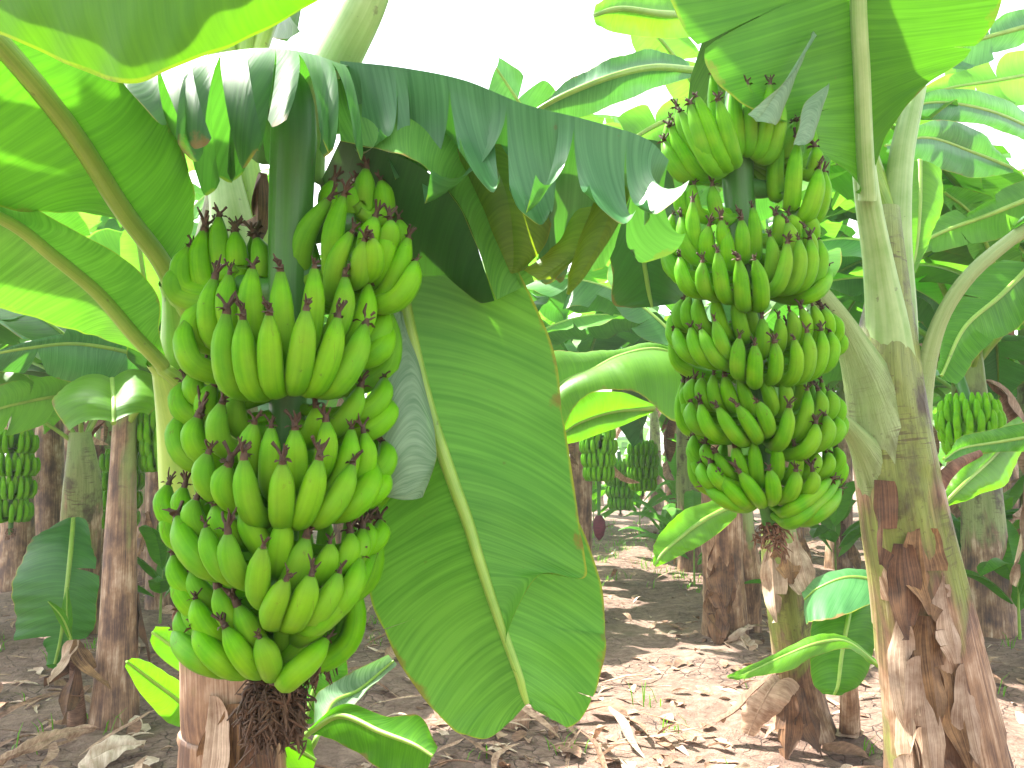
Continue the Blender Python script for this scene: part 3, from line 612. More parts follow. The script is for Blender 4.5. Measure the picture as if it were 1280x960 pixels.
sheath(pl, [P(372, 230, yb - .2), P(380, 160, yb - .2), P(420, 80, yb - .25), P(455, 10, yb - .3), P(480, -60, yb - .3)], [.045, .042, .036, .032, .028], [110, 100, 100, 95, 90], (.1, -1, -.1), RIBP)
dry_flap(pl, P(325, 215, 1.5), -1.5, .14, .05, rng, DRYD, el=-1.4, bend=.3)
# upper left wide blade, its midrib running up to the frame corner
traced_leaf(pl, [((222, 372, 1.44), (226, 374, 1.43), (230, 366, 1.45)), ((170, 290, 1.4), (200, 325, 1.38), (237, 290, 1.45)), ((100, 262, 1.33), (155, 265, 1.3), (236, 215, 1.4)),
     ((10, 262, 1.22), (95, 170, 1.18), (205, 130, 1.3)), ((-110, 235, 1.1), (20, 75, 1.05), (120, 60, 1.2)), ((-220, 120, 1.0), (-70, -20, .95), (50, -20, 1.1)), ((-240, -60, .95), (-170, -130, .88), (-60, -160, 1.0))],
     LEAF, rib=(.0165, .012), bulge=(.05, -.04), ribside=-1, ruffle=.008, petiole=[(262, 430, 1.5), (240, 395, 1.45)])
# second left blade
traced_leaf(pl, [((205, 460, 1.48), (206, 462, 1.46), (207, 452, 1.48)), ((130, 425, 1.5), (165, 420, 1.4), (198, 415, 1.42)), ((95, 410, 1.5), (120, 368, 1.35), (197, 370, 1.4)),
     ((20, 392, 1.42), (65, 322, 1.27), (150, 320, 1.35)), ((-50, 380, 1.35), (10, 280, 1.2), (70, 278, 1.28)), ((-150, 330, 1.25), (-90, 240, 1.1), (-60, 210, 1.2))],
     LEAFH, rib=(.013, .008), bulge=(.08, .06), ribside=-1, petiole=[(245, 500, 1.52), (225, 478, 1.48)])
# tattered blade arching left over the fruit stalk
traced_leaf(pl, [((440, 150, 1.5), (432, 82, 1.26), (436, 196, 1.15)), ((390, 170, 1.5), (385, 66, 1.24), (392, 186, 1.1)), ((330, 215, 1.5), (330, 60, 1.2), (335, 165, 1.06)), ((275, 215, 1.45), (275, 66, 1.18), (262, 190, 1.04)),
     ((215, 205, 1.4), (215, 80, 1.15), (205, 170, 1.03)), ((160, 150, 1.35), (150, 90, 1.12), (140, 125, 1.04))], LEAF2, rib=None, cols=8, bulge=(.12, .14),
     tears=[(-1, t, .25) for t in (.14, .24, .38, .5, .6, .72, .84)] + [(1, t, .15) for t in (.09, .17, .27, .36, .47, .58, .7, .84)], drop=.022, gap=1.0)
# tattered blade arching right
traced_leaf(pl, [((440, 150, 1.5), (425, 76, 1.30), (428, 150, 1.22)), ((520, 200, 1.46), (500, 84, 1.28), (512, 185, 1.19)), ((600, 300, 1.44), (580, 100, 1.26), (590, 232, 1.16)), ((650, 345, 1.42), (655, 130, 1.23), (655, 248, 1.13)),
     ((712, 355, 1.4), (735, 150, 1.2), (722, 255, 1.11)), ((772, 315, 1.37), (805, 172, 1.18), (795, 262, 1.09)), ((842, 300, 1.3), (836, 200, 1.18), (842, 242, 1.13))], LEAFS, n=90, rib=None, cols=12, bulge=(.14, .20),
     tears=[(-1, t, .35) for t in (.36, .5, .62, .74, .86)] + [(1, t, .1) for t in (.05, .15, .18, .29, .41, .45, .59, .63, .78, .90)], drop=.042, gap=.5, rend=.22)
for st in ([((570, 185, 1.28), (610, 180, 1.27), (660, 185, 1.26)), ((588, 250, 1.3), (635, 250, 1.27), (688, 245, 1.27)), ((605, 310, 1.31), (642, 312, 1.29), (684, 300, 1.28)), ((625, 335, 1.31), (640, 342, 1.3), (655, 338, 1.3))],
           [((665, 190, 1.27), (705, 190, 1.25), (745, 190, 1.25)), ((695, 250, 1.28), (733, 255, 1.25), (768, 242, 1.26)), ((695, 305, 1.3), (715, 315, 1.28), (742, 300, 1.28)), ((655, 338, 1.3), (672, 350, 1.29), (695, 348, 1.29))],
           [((748, 210, 1.24), (770, 205, 1.22), (795, 210, 1.23)), ((735, 275, 1.26), (757, 280, 1.23), (778, 268, 1.24)), ((716, 330, 1.27), (730, 338, 1.25), (744, 330, 1.26)), ((706, 366, 1.28), (711, 369, 1.27), (716, 364, 1.27))]):
    traced_leaf(pl, st, LEAFO, n=40, cols=6, rib=None, bulge=(.15, .15), ruffle=.004, name='torn_leaf_strip')
# broad folded base of the hanging leaf: lit face in fresh green, inner face's deep shade put into darker green
traced_leaf(pl, [((418, 98, 1.33), (418, 98, 1.33), (425, 175, 1.24)), ((505, 112, 1.32), (505, 112, 1.32), (482, 188, 1.2)), ((580, 165, 1.32), (580, 165, 1.32), (532, 212, 1.19)), ((630, 250, 1.33), (630, 250, 1.33), (580, 265, 1.2)), ((668, 352, 1.33), (668, 352, 1.33), (618, 376, 1.24))],
     LEAFH, rib=None, bulge=(0, .08), ruffle=.003, name='leaf')
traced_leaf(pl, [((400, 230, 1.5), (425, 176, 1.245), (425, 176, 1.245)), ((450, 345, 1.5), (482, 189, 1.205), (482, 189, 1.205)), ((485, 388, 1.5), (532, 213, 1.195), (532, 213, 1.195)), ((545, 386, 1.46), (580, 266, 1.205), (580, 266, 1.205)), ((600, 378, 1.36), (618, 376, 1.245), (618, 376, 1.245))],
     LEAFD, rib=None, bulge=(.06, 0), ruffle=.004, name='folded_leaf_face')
# the big hanging blade
traced_leaf(pl, [((470, 350, 1.38), (497, 345, 1.32), (648, 335, 1.30)), ((468, 450, 1.36), (517, 440, 1.30), (690, 430, 1.32)), ((466, 540, 1.34), (538, 520, 1.29), (704, 520, 1.30)), ((462, 620, 1.32), (565, 600, 1.27), (718, 610, 1.25)),
     ((460, 680, 1.315), (585, 655, 1.26), (730, 690, 1.22)), ((460, 730, 1.31), (597, 695, 1.25), (728, 724, 1.21)), ((475, 785, 1.305), (612, 742, 1.24), (672, 720, 1.22)), ((510, 850, 1.29), (632, 800, 1.23), (634, 800, 1.225)), ((550, 895, 1.28), (648, 845, 1.22), (650, 845, 1.22)), ((580, 916, 1.27), (653, 864, 1.22), (654, 864, 1.22)), ((612, 921, 1.26), (656, 874, 1.22), (657, 874, 1.22)), ((640, 900, 1.24), (658, 880, 1.22), (659, 880, 1.22))],
     LEAFH, n=130, cols=14, rib=(.0125, .004), bulge=(-.08, -.08), ribside=1, ruffle=.005, rend=.012, drop=.004, gap=.03, tears=[(-1, .2, .8), (-1, .55, .75), (-1, .72, .9), (-1, .83, .82), (1, .18, .9), (1, .33, .82), (1, .47, .93)])
traced_leaf(pl, [((540, 540, 1.31), (545, 545, 1.32), (600, 560, 1.35)), ((575, 630, 1.30), (578, 635, 1.30), (705, 620, 1.34)), ((598, 710, 1.28), (600, 712, 1.28), (745, 715, 1.32)), ((618, 765, 1.26), (620, 768, 1.26), (754, 790, 1.31)),
     ((636, 815, 1.25), (638, 818, 1.25), (750, 850, 1.30)), ((652, 858, 1.24), (654, 860, 1.24), (736, 895, 1.29)), ((656, 868, 1.24), (658, 870, 1.24), (722, 904, 1.285)), ((661, 878, 1.235), (663, 880, 1.235), (695, 902, 1.27)), ((664, 884, 1.235), (666, 885, 1.235), (676, 892, 1.25))], LEAFH, n=70, cols=10, rib=None, bulge=(0, -.06), ruffle=.010, rend=.02, drop=.006, gap=.07, tears=[(1, .38, .3), (1, .55, .7)], name='torn_leaf_lobe')
traced_leaf(pl, [((484, 395, 1.27), (500, 388, 1.285), (502, 390, 1.28)), ((474, 480, 1.22), (512, 470, 1.24), (522, 455, 1.27)), ((476, 560, 1.20), (515, 550, 1.21), (542, 540, 1.25)), ((476, 612, 1.20), (508, 612, 1.20), (545, 580, 1.24)), ((478, 620, 1.2), (505, 625, 1.2), (530, 622, 1.22))],
     LEAFP, rib=None, bulge=(.1, .1), name='folded_leaf_edge', ruffle=.003)
rc = random.Random(3)
for az, el, L_, W_, dr in ((75, 68, 2.2, .75, .9), (100, 74, 2.4, .8, .8), (125, 68, 2.3, .8, .9), (150, 72, 2.3, .75, .9), (175, 66, 2.1, .7, 1.1)):
    free_leaf(pl, P(300, 130, yb + .12), R(az), R(el), L_, W_, dr, rc, LEAF, n=30, ntear=3, rib=.016)  # unseen leaves added overhead to block the sun from the near blades
# small dead inflorescence leaf and young leaves below the near bunch
sk = thing('banana_sucker', 'young banana sucker with glowing yellow-green leaves under the big left bunch', 'banana sucker', G(345, 960), 'banana suckers')
stem(sk, [G(340, 985) - [0, 0, .05], P(345, 960, 1.9), P(352, 900, 1.85)], [.04, .032, .012], RIBP, n=14, k=12)
traced_leaf(sk, [((385, 912, 1.75), (387, 915, 1.75), (390, 918, 1.75)), ((430, 880, 1.7), (425, 895, 1.7), (410, 925, 1.72)), ((480, 895, 1.64), (475, 915, 1.63), (455, 945, 1.66)), ((525, 895, 1.6), (515, 930, 1.58), (490, 968, 1.6)), ((548, 935, 1.56), (540, 945, 1.55), (525, 975, 1.55))], LEAF, bulge=(.1, .1), rib=(.007, .003), ribside=-1, petiole=[(355, 960, 1.85), (370, 930, 1.8)])
traced_leaf(sk, [((392, 925, 1.8), (395, 925, 1.8), (398, 925, 1.8)), ((395, 870, 1.95), (415, 880, 1.95), (425, 900, 1.9)), ((430, 845, 2.05), (450, 862, 2.05), (455, 870, 2.0)), ((485, 818, 2.1), (492, 826, 2.1), (497, 830, 2.1))], LEAFP, bulge=(.1, .1), rib=(.006, .003), petiole=[(375, 960, 1.8)])
traced_leaf(sk, [((375, 900, 2.0), (380, 905, 2.0), (390, 905, 2.0)), ((372, 850, 2.05), (395, 850, 2.05), (420, 880, 2.05)), ((370, 800, 2.1), (402, 805, 2.1), (435, 850, 2.1)), ((395, 765, 2.1), (410, 770, 2.1), (425, 790, 2.1))], LEAF, bulge=(.1, .1), rib=(.006, .003))
traced_leaf(sk, [((330, 925, 1.75), (333, 930, 1.75), (338, 935, 1.75)), ((300, 900, 1.7), (310, 915, 1.7), (330, 950, 1.7)), ((310, 880, 1.7), (322, 905, 1.68), (345, 945, 1.7)), ((390, 925, 1.72), (395, 950, 1.7), (385, 985, 1.7))], LEAFY, bulge=(.1, .1), rib=(.006, .003))
traced_leaf(sk, [((262, 815, 1.72), (284, 815, 1.72), (310, 818, 1.72)), ((262, 850, 1.7), (286, 850, 1.68), (312, 850, 1.7)), ((270, 885, 1.68), (286, 885, 1.66), (302, 885, 1.68)), ((282, 896, 1.67), (286, 897, 1.66), (290, 896, 1.67))], LEAF, bulge=(.1, .1), rib=(.005, .003))
traced_leaf(sk, [((260, 850, 1.85), (262, 845, 1.85), (262, 840, 1.85)), ((230, 845, 1.85), (238, 825, 1.85), (245, 800, 1.85)), ((195, 818, 1.85), (205, 800, 1.85), (220, 785, 1.85)), ((188, 800, 1.85), (190, 790, 1.85), (196, 782, 1.85))], LEAFY, bulge=(.1, .1), rib=(.005, .003))
sk2 = thing('banana_sucker', 'low banana sucker with one bright lime leaf beside the left brown trunk', 'banana sucker', G(262, 930), 'banana suckers')
stem(sk2, [G(262, 935) - [0, 0, .05], P(258, 930, 3.0), P(252, 910, 2.95)], [.03, .025, .012], DRY, n=10, k=10)
traced_leaf(sk2, [((250, 912, 2.9), (252, 915, 2.9), (254, 916, 2.9)), ((243, 868, 2.75), (228, 880, 2.75), (215, 905, 2.8)), ((205, 838, 2.6), (190, 850, 2.6), (180, 872, 2.6)), ((165, 822, 2.5), (158, 826, 2.5), (155, 832, 2.5))], LEAFY, bulge=(.1, .12), rib=(.009, .004), ribside=-1)
dry_flap(sk2, P(262, 850, 2.8), 2.9, .16, .06, rng, DRY, el=-.5)

# ---- leaf reaching in from a plant out of view, top left
traced = thing('banana_leaf', 'large blurred lime leaf hanging in from above at the top left corner', 'banana leaf', P(150, -60, .8))
traced_leaf(traced, [((-120, 20, .85), (-140, -90, .85), (-150, -200, .95)), ((0, 42, .82), (-10, -50, .8), (-10, -180, .9)), ((80, 80, .8), (90, -30, .78), (100, -170, .9)), ((165, 104, .78), (190, -30, .76), (200, -180, .88)), ((255, 70, .78), (290, -40, .76), (300, -180, .88)), ((345, 32, .8), (370, -60, .78), (380, -170, .88)), ((430, -15, .82), (470, -80, .8), (480, -150, .88))],
     LEAFL, bulge=(.06, .06), rib=(.010, .005), ruffle=.008, ribside=1)

# ---- plant at the right
b0 = G(1190, 1125); b0[2] = -.05; yr = 2.05
pr = thing('banana_plant', 'thick mottled banana plant on the right with peeling brown sheaths and broad top leaf', 'banana plant', b0, 'foreground banana plants')
stem(pr, [b0, P(1190, 1040, 2.2), P(1180, 940, 2.15), P(1155, 780, 2.12), P(1130, 650, 2.1), P(1112, 540, 2.1), P(1105, 450, 2.1), P(1110, 360, 2.12), P(1108, 260, 2.15)], [.19, .17, .14, .11, .098, .09, .075, .05, .03], STEMG, n=90, k=48, seed=8, bump_=.04)
yr = 2.1
sheath(pr, [P(1116, 560, yr), P(1112, 490, yr), P(1110, 420, yr - .02), P(1098, 330, yr - .05), P(1082, 230, yr - .1), P(1072, 100, yr - .15)], [.078, .078, .055, .036, .028, .022], [60, 110, 115, 100, 100, 95], (-.25, -1, .1), RIBP, v0=.6, v1=1.6)
sheath(pr, [P(1128, 650, yr), P(1112, 570, yr), P(1092, 490, yr - .02), P(1062, 420, yr - .05), P(1030, 375, yr - .08), P(990, 330, yr - .08)], [.086, .088, .068, .038, .028, .022], [50, 105, 90, 80, 80, 80], (-.8, -.8, .1), STEMP, v0=.5, v1=1.5)
sheath(pr, [P(1142, 740, yr), P(1128, 660, yr), P(1104, 595, yr - .01), P(1072, 545, yr - .05), P(1042, 520, yr - .08), P(1005, 505, yr - .05)], [.090, .090, .066, .030, .020, .018], [40, 100, 85, 80, 80, 80], (-.8, -.8, .1), STEMP, v0=.4, v1=1.4)
sheath(pr, [P(1128, 650, yr), P(1128, 570, yr), P(1146, 490, yr), P(1168, 410, yr - .03), P(1205, 350, yr - .05), P(1262, 300, yr - .05), P(1300, 275, yr - .05)], [.082, .074, .038, .025, .020, .017, .016], [50, 100, 95, 90, 90, 90, 88], (.7, -1, .1), STEMP, v0=.6, v1=1.6)
sheath(pr, [P(1112, 480, yr + .06), P(1118, 400, yr + .06), P(1118, 300, yr + .08), P(1125, 200, yr + .1), P(1145, 110, yr + .15)], [.07, .055, .042, .034, .026], [140, 120, 100, 90, 90], (.2, -1, .1), RIBP)
# brown drying petiole that bends out to the right
sheath(pr, [P(1150, 740, yr), P(1142, 680, yr), P(1158, 625, yr - .04), P(1190, 585, yr - .06), P(1225, 566, yr - .05)], [.088, .080, .030, .016, .009], [30, 50, 75, 80, 70], (.35, -1, .1), DRYD, name='dry_sheath')
for (x, y, a, l, w_, m_, d_) in ((1150, 660, -1.45, .2, .10, DRY, 2.0), (1128, 680, -1.9, .22, .08, DRYD, 2.0), (1172, 700, -1.2, .22, .09, DRYD, 2.02), (1130, 770, -1.9, .3, .08, DRYP, 2.0), (1158, 770, -1.6, .26, .10, DRY, 1.99), (1190, 800, -1.2, .3, .09, DRY, 2.02),
     (1135, 860, -1.8, .3, .10, DRYP, 1.99), (1150, 820, -1.6, .34, .07, DRYP, 1.965), (1180, 720, -1.3, .2, .06, DRYP, 2.0), (1205, 830, -1.1, .3, .07, DRYP, 2.0), (1165, 880, -1.5, .25, .09, DRYD, 1.97), (1215, 890, -.9, .25, .12, DRY, 2.03), (1240, 880, -.4, .25, .14, DRY, 2.08), (1100, 600, -2.2, .2, .04, DRYD, 2.02), (1165, 640, -1, .2, .05, DRYP, 2.03)):
    dry_flap(pr, P(x, y, d_), a, l, w_, rng, m_, el=-1.5, bend=.25, twist=.2)  # dry flaps; the extra tan ones low down also stand for sunlit straw
traced_leaf(pr, [((1078, 240, 1.98), (1082, 250, 1.98), (1088, 240, 1.98)), ((1045, 200, 1.9), (1078, 200, 1.95), (1112, 165, 1.95)), ((990, 165, 1.8), (1076, 150, 1.92), (1155, 108, 1.9)), ((930, 140, 1.72), (1074, 90, 1.88), (1208, 75, 1.85)), ((893, 105, 1.7), (1071, 30, 1.84), (1238, 40, 1.8)), ((862, 55, 1.68), (1069, -40, 1.8), (1256, -20, 1.75)), ((830, -20, 1.66), (1066, -120, 1.76), (1262, -110, 1.72)), ((820, -110, 1.66), (1062, -200, 1.72), (1250, -200, 1.7))],
     LEAF, n=90, cols=10, rib=(.021, .016), bulge=(.06, .05), ribmat=RIBP, ribside=1, ruffle=.007, tears=[(-1, .16, .45), (-1, .34, .35), (1, .5, .85), (-1, .7, .9)], drop=.035, gap=.9, rend=.04, rnd=random.Random(12))
traced_leaf(pr, [((1022, 45, 1.78), (1018, 40, 1.8), (1015, 36, 1.82)), ((985, 95, 1.7), (988, 90, 1.72), (1000, 85, 1.75)), ((950, 130, 1.65), (955, 140, 1.66), (975, 150, 1.7)), ((935, 143, 1.63), (945, 152, 1.64), (960, 155, 1.66))], LEAFP, rib=None, name='folded_leaf_edge', bulge=(.1, .1), ruffle=.003)
traced_leaf(pr, [((1035, 105, 1.82), (1036, 104, 1.82), (1037, 103, 1.82)), ((1005, 130, 1.76), (1018, 140, 1.76), (1026, 142, 1.78)), ((998, 160, 1.72), (1008, 170, 1.72), (1018, 172, 1.74)), ((992, 180, 1.7), (998, 182, 1.7), (1005, 182, 1.7))], LEAFP, rib=None, name='folded_leaf_edge', bulge=(.1, .1), ruffle=.003)
# right petiole's blade, silver in the sun, leaving the frame
traced_leaf(pr, [((1262, 298, yr), (1265, 300, yr), (1266, 305, yr)), ((1280, 268, yr - .1), (1320, 262, yr), (1330, 300, yr)), ((1340, 200, yr - .1), (1400, 230, yr), (1420, 330, yr)), ((1480, 210, yr), (1500, 240, yr), (1520, 320, yr))], LEAF2, bulge=(.1, .1), rib=(.014, .008))
for az, el, L_, W_, dr in ((115, 72, 2.3, .8, .8), (140, 70, 2.3, .8, .8), (162, 72, 2.2, .85, .8), (176, 70, 2.0, .85, .7), (150, 76, 2.3, .85, .7)):
    free_leaf(pr, P(1110, 260, 2.17), R(az), R(el), L_, W_, dr, rc, LEAF, n=30, ntear=3, rib=.016)  # more unseen blades, added above to keep the broad top leaf in shade
# sucker by the right stem; rounded leaf's silvery colour stands in for top light
sr = thing('banana_sucker', 'short banana sucker with sunlit-tinted rounded leaf left of the thick right stem', 'banana sucker', G(1060, 905), 'banana suckers')
stem(sr, [G(1062, 912) - [0, 0, .05], P(1062, 880, 3.7), P(1058, 820, 3.6), P(1060, 770, 3.5)], [.05, .04, .03, .012], STEMD, n=16, k=12)
traced_leaf(sr, [((1062, 745, 3.4), (1064, 750, 3.4), (1075, 745, 3.4)), ((1020, 768, 3.35), (1060, 775, 3.3), (1094, 752, 3.4)), ((1012, 810, 3.3), (1053, 815, 3.25), (1094, 800, 3.35)), ((1015, 850, 3.3), (1048, 855, 3.2), (1078, 850, 3.3)), ((1030, 868, 3.25), (1043, 869, 3.2), (1055, 868, 3.25))], LEAF, bulge=(.08, .08), rib=(.012, .005), ribside=1)
traced_leaf(sr, [((1096, 712, 3.6), (1105, 728, 3.4), (1100, 750, 3.2)), ((1062, 712, 3.6), (1062, 722, 3.35), (1055, 770, 3.1)), ((1020, 722, 3.6), (1025, 735, 3.35), (1018, 775, 3.1)), ((1002, 740, 3.5), (1006, 750, 3.4), (1010, 782, 3.2))], LEAFS, bulge=(.05, .05), rib=(.008, .004), ribside=-1)
traced_leaf(sr, [((1098, 830, 3.0), (1098, 832, 3.0), (1097, 835, 3.0)), ((1060, 797, 3.0), (1060, 803, 2.95), (1065, 812, 2.9)), ((1030, 794, 2.95), (1025, 803, 2.88), (1020, 820, 2.85)), ((985, 808, 2.9), (980, 820, 2.85), (985, 838, 2.8)), ((930, 835, 2.8), (930, 843, 2.78), (940, 848, 2.76)), ((908, 845, 2.75), (910, 846, 2.75), (912, 847, 2.75))], LEAFY, bulge=(.15, .1), rib=(.008, .003), ribside=1, petiole=[(1125, 900, 3.2), (1112, 850, 3.1)])

# ---- leaves between the bunches, on the plant of the split brown trunk
pm = thing('banana_plant', 'banana plant between the two bunches with backlit yellow leaves on a double brown trunk', 'banana plant', G(905, 790), 'banana plants in the middle rows')
ym = 5.3
stem(pm, [G(905, 792) - [0, 0, .06], P(906, 770, 5.9), P(902, 700, 5.85), P(900, 600, 5.8), P(890, 480, 5.7)], [.17, .15, .13, .12, .07], STEMD, seed=21)
stem(pm, [G(925, 785) - [0, 0, .06], P(928, 755, 6.1), P(925, 700, 6.0), P(918, 620, 5.95)], [.16, .13, .12, .1], STEMD, seed=22)
traced_leaf(pm, [((862, 440, 4.2), (864, 450, 4.3), (866, 470, 4.0)), ((820, 430, 4.1), (820, 437, 4.0), (850, 528, 3.7)), ((780, 436, 4.0), (775, 445, 3.9), (810, 500, 3.6)), ((735, 440, 3.9), (740, 462, 3.8), (775, 486, 3.6)), ((690, 440, 3.8), (700, 480, 3.7), (725, 500, 3.6)), ((655, 470, 3.7), (670, 520, 3.6), (700, 545, 3.6))], LEAFY, bulge=(.15, .2), rib=(.016, .008), n=50)
traced_leaf(pm, [((815, 505, 4.4), (818, 510, 4.4), (816, 516, 4.4)), ((775, 490, 4.2), (765, 515, 4.2), (770, 535, 4.2)), ((725, 495, 4.0), (725, 528, 4.0), (728, 550, 4.0)), ((705, 530, 3.9), (705, 540, 3.9), (706, 556, 3.9))], LEAFY, bulge=(.1, .1), rib=(.014, .008))
traced_leaf(pm, [((925, 640, 3.3), (922, 628, 3.3), (900, 625, 3.3)), ((900, 665, 3.1), (880, 650, 3.1), (868, 632, 3.1)), ((870, 685, 3.0), (850, 672, 3.0), (838, 650, 3.0)), ((840, 700, 2.9), (830, 690, 2.9), (820, 680, 2.9)), ((820, 709, 2.85), (818, 706, 2.85), (814, 702, 2.85))], LEAFY, bulge=(.1, .1), rib=(.010, .004), ribside=-1, ruffle=.012)
rm = random.Random(31)
for az, el, L_, dr in ((2.6, 60, 2.2, 1.6), (1.2, 75, 2.0, 1.4), (.3, 45, 2.0, 1.9), (-.4, 65, 1.9, 2.2)):
    free_leaf(pm, P(892, 490, 5.7), az, R(el), L_, .55, dr, rm, LEAF2, n=30, ntear=4)
for a, z in ((-1.5, .5), (-2.2, .75), (-1.0, .8), (-1.7, .3)): dry_flap(pm, P(905 + a * 4, 640 + z * 110, 5.75), a, .45, .2, rm, rm.choice([DRY, DRYD, DRYP]), el=-1.45, bend=.3)
# dark leaf hanging behind the tattered blade, beside the second bunch
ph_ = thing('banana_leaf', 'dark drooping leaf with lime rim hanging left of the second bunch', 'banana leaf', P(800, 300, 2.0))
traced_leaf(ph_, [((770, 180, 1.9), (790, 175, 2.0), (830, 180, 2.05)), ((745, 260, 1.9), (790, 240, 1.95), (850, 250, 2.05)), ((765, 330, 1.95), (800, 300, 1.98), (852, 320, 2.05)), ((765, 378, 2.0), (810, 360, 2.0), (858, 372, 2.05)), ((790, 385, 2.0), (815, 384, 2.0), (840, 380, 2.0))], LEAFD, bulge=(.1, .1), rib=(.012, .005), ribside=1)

# ---- cut brown trunk under the second bunch
ct = thing('banana_plant', 'leaning yellow-brown cut-off banana plant directly below the second bunch', 'banana plant', G(1005, 905), 'banana plants in the middle rows')
stem(ct, [G(1008, 912) - [0, 0, .06], P(1000, 870, 3.95), P(988, 780, 3.85), P(978, 700, 3.8), P(972, 650, 3.78)], [.15, .115, .095, .085, .07], STEMG, seed=5)
for a, x, y, l, m_ in ((-1.9, 965, 690, .3, DRYP), (-1.2, 995, 665, .35, DRYP), (-2.4, 985, 860, .3, DRYD), (-.8, 1005, 860, .3, DRYD), (-1.5, 980, 672, .2, DRY)): dry_flap(ct, P(x, y, 3.72), a, l, .12, rm, m_, el=-1.4, bend=.3)
def dry_leaf_thing(label, stations, mat, group='large dead leaves on the ground', rib=(.006, .003)):
    t_ = thing('dead_leaf', label, 'dead leaf', P(*stations[-1][1]), group); traced_leaf(t_, stations, mat, n=40, cols=5, rib=rib, ribmat=mat, bulge=(.25, .2), ruffle=.02, name='blade'); return t_
dry_leaf_thing('folded tan dead leaf leaning against the cut trunk below the second bunch', [((968, 848, 3.7), (975, 850, 3.7), (1000, 855, 3.7)), ((955, 850, 3.6), (965, 858, 3.55), (990, 870, 3.55)), ((935, 880, 3.55), (950, 885, 3.5), (968, 895, 3.5)), ((925, 915, 3.55), (935, 918, 3.5), (945, 922, 3.5))], DRY)
dry_leaf_thing('dark twisted dead leaf lying left of the folded tan one', [((985, 830, 3.8), (975, 838, 3.8), (965, 845, 3.8)), ((955, 850, 3.85), (945, 862, 3.8), (940, 870, 3.8)), ((925, 880, 3.85), (920, 888, 3.8), (915, 893, 3.8)), ((900, 898, 3.85), (895, 903, 3.8), (892, 906, 3.8))], DRYD)
dry_leaf_thing('long curved dead leaf on the soil at the bottom left corner', [((125, 905, 3.8), (120, 910, 3.8), (118, 916, 3.8)), ((80, 908, 3.7), (75, 918, 3.65), (70, 928, 3.6)), ((30, 930, 3.5), (25, 940, 3.45), (20, 950, 3.45)), ((-20, 950, 3.4), (-25, 960, 3.35), (-30, 968, 3.35))], DRY)
dry_leaf_thing('broad pale dead leaf lying at the foot of the left trunk', [((185, 925, 3.7), (180, 932, 3.65), (175, 938, 3.6)), ((150, 922, 3.65), (148, 935, 3.6), (146, 948, 3.5)), ((120, 935, 3.6), (118, 948, 3.5), (120, 960, 3.42)), ((100, 955, 3.5), (98, 960, 3.45), (100, 966, 3.4))], DRYP)
dry_leaf_thing('crumpled brown dead leaf beneath the tip of the hanging leaf', [((680, 880, 4.2), (670, 890, 4.15), (660, 905, 4.0)), ((640, 890, 4.2), (640, 900, 4.1), (640, 918, 4.0)), ((590, 895, 4.2), (600, 905, 4.1), (600, 915, 4.0)), ((540, 890, 4.3), (545, 900, 4.2), (550, 910, 4.1))], DRYD)
dry_leaf_thing('tan dead leaf draped at the foot of the double brown trunk', [((945, 780, 5.9), (940, 785, 5.85), (925, 795, 5.7)), ((930, 780, 5.85), (925, 790, 5.75), (905, 800, 5.6)), ((940, 800, 5.7), (930, 805, 5.6), (915, 815, 5.5)), ((948, 815, 5.6), (940, 820, 5.5), (930, 822, 5.45))], DRYP)

# ---- left group
lt = plant('banana plant with straight brown trunk and pale upper stem at the left', G(143, 902)[:2], 1.62, .082, 41, nleaf=7, length=1.9, width=.6, azs=[2.2, -2.0, .6, 3.3, 1.4, -.6, 2.8], group='banana plants in the left group', n=34, tear=3, smat=STEMD, elr=(80, 35), ndry=0)
traced_leaf(lt, [((135, 482, 3.9), (142, 486, 3.9), (160, 486, 3.9)), ((95, 478, 3.6), (140, 474, 3.7), (190, 468, 3.8)), ((65, 500, 3.3), (142, 500, 3.35), (200, 500, 3.5)), ((85, 538, 3.2), (142, 528, 3.25), (185, 520, 3.4))], LEAFY, bulge=(.2, .2), rib=(.018, .010), ribside=1)
ds = thing('banana_sucker', 'withered little banana sucker with brown stem just left of the straight trunk', 'banana sucker', G(97, 900), 'banana suckers')
stem(ds, [G(97, 905) - [0, 0, .05], P(95, 860, 4.0), P(92, 800, 4.0)], [.045, .03, .015], DRYD, n=14, k=10)
for a, x, y, l, m_ in ((-2, 92, 800, .22, DRYP), (-.5, 95, 800, .3, DRY), (-1.5, 96, 830, .3, DRYD), (2.5, 90, 815, .25, DRYD)): dry_flap(ds, P(x, y, 3.98), a, l, .09, rm, m_, el=-1.1)
for s_ in ([((88, 800, 4), (90, 800, 4), (92, 800, 4)), ((70, 770, 3.95), (78, 772, 3.95), (82, 768, 3.95)), ((58, 752, 3.9), (60, 752, 3.9), (64, 750, 3.9))], [((85, 800, 4), (88, 800, 4), (90, 800, 4)), ((76, 770, 4), (84, 768, 4), (90, 772, 4)), ((82, 735, 4), (84, 733, 4), (86, 735, 4))]): traced_leaf(ds, s_, LEAF, n=14, cols=3, rib=(.005, .002))
hl = thing('banana_plant', 'banana plant at far left with one long blue-green leaf hanging to the ground', 'banana plant', G(75, 800), 'banana plants in the left group')
stem(hl, [G(95, 790) - [0, 0, .05], P(100, 700, 5.9), P(102, 600, 5.8), P(100, 540, 5.8)], [.16, .13, .11, .07], STEM, seed=14)
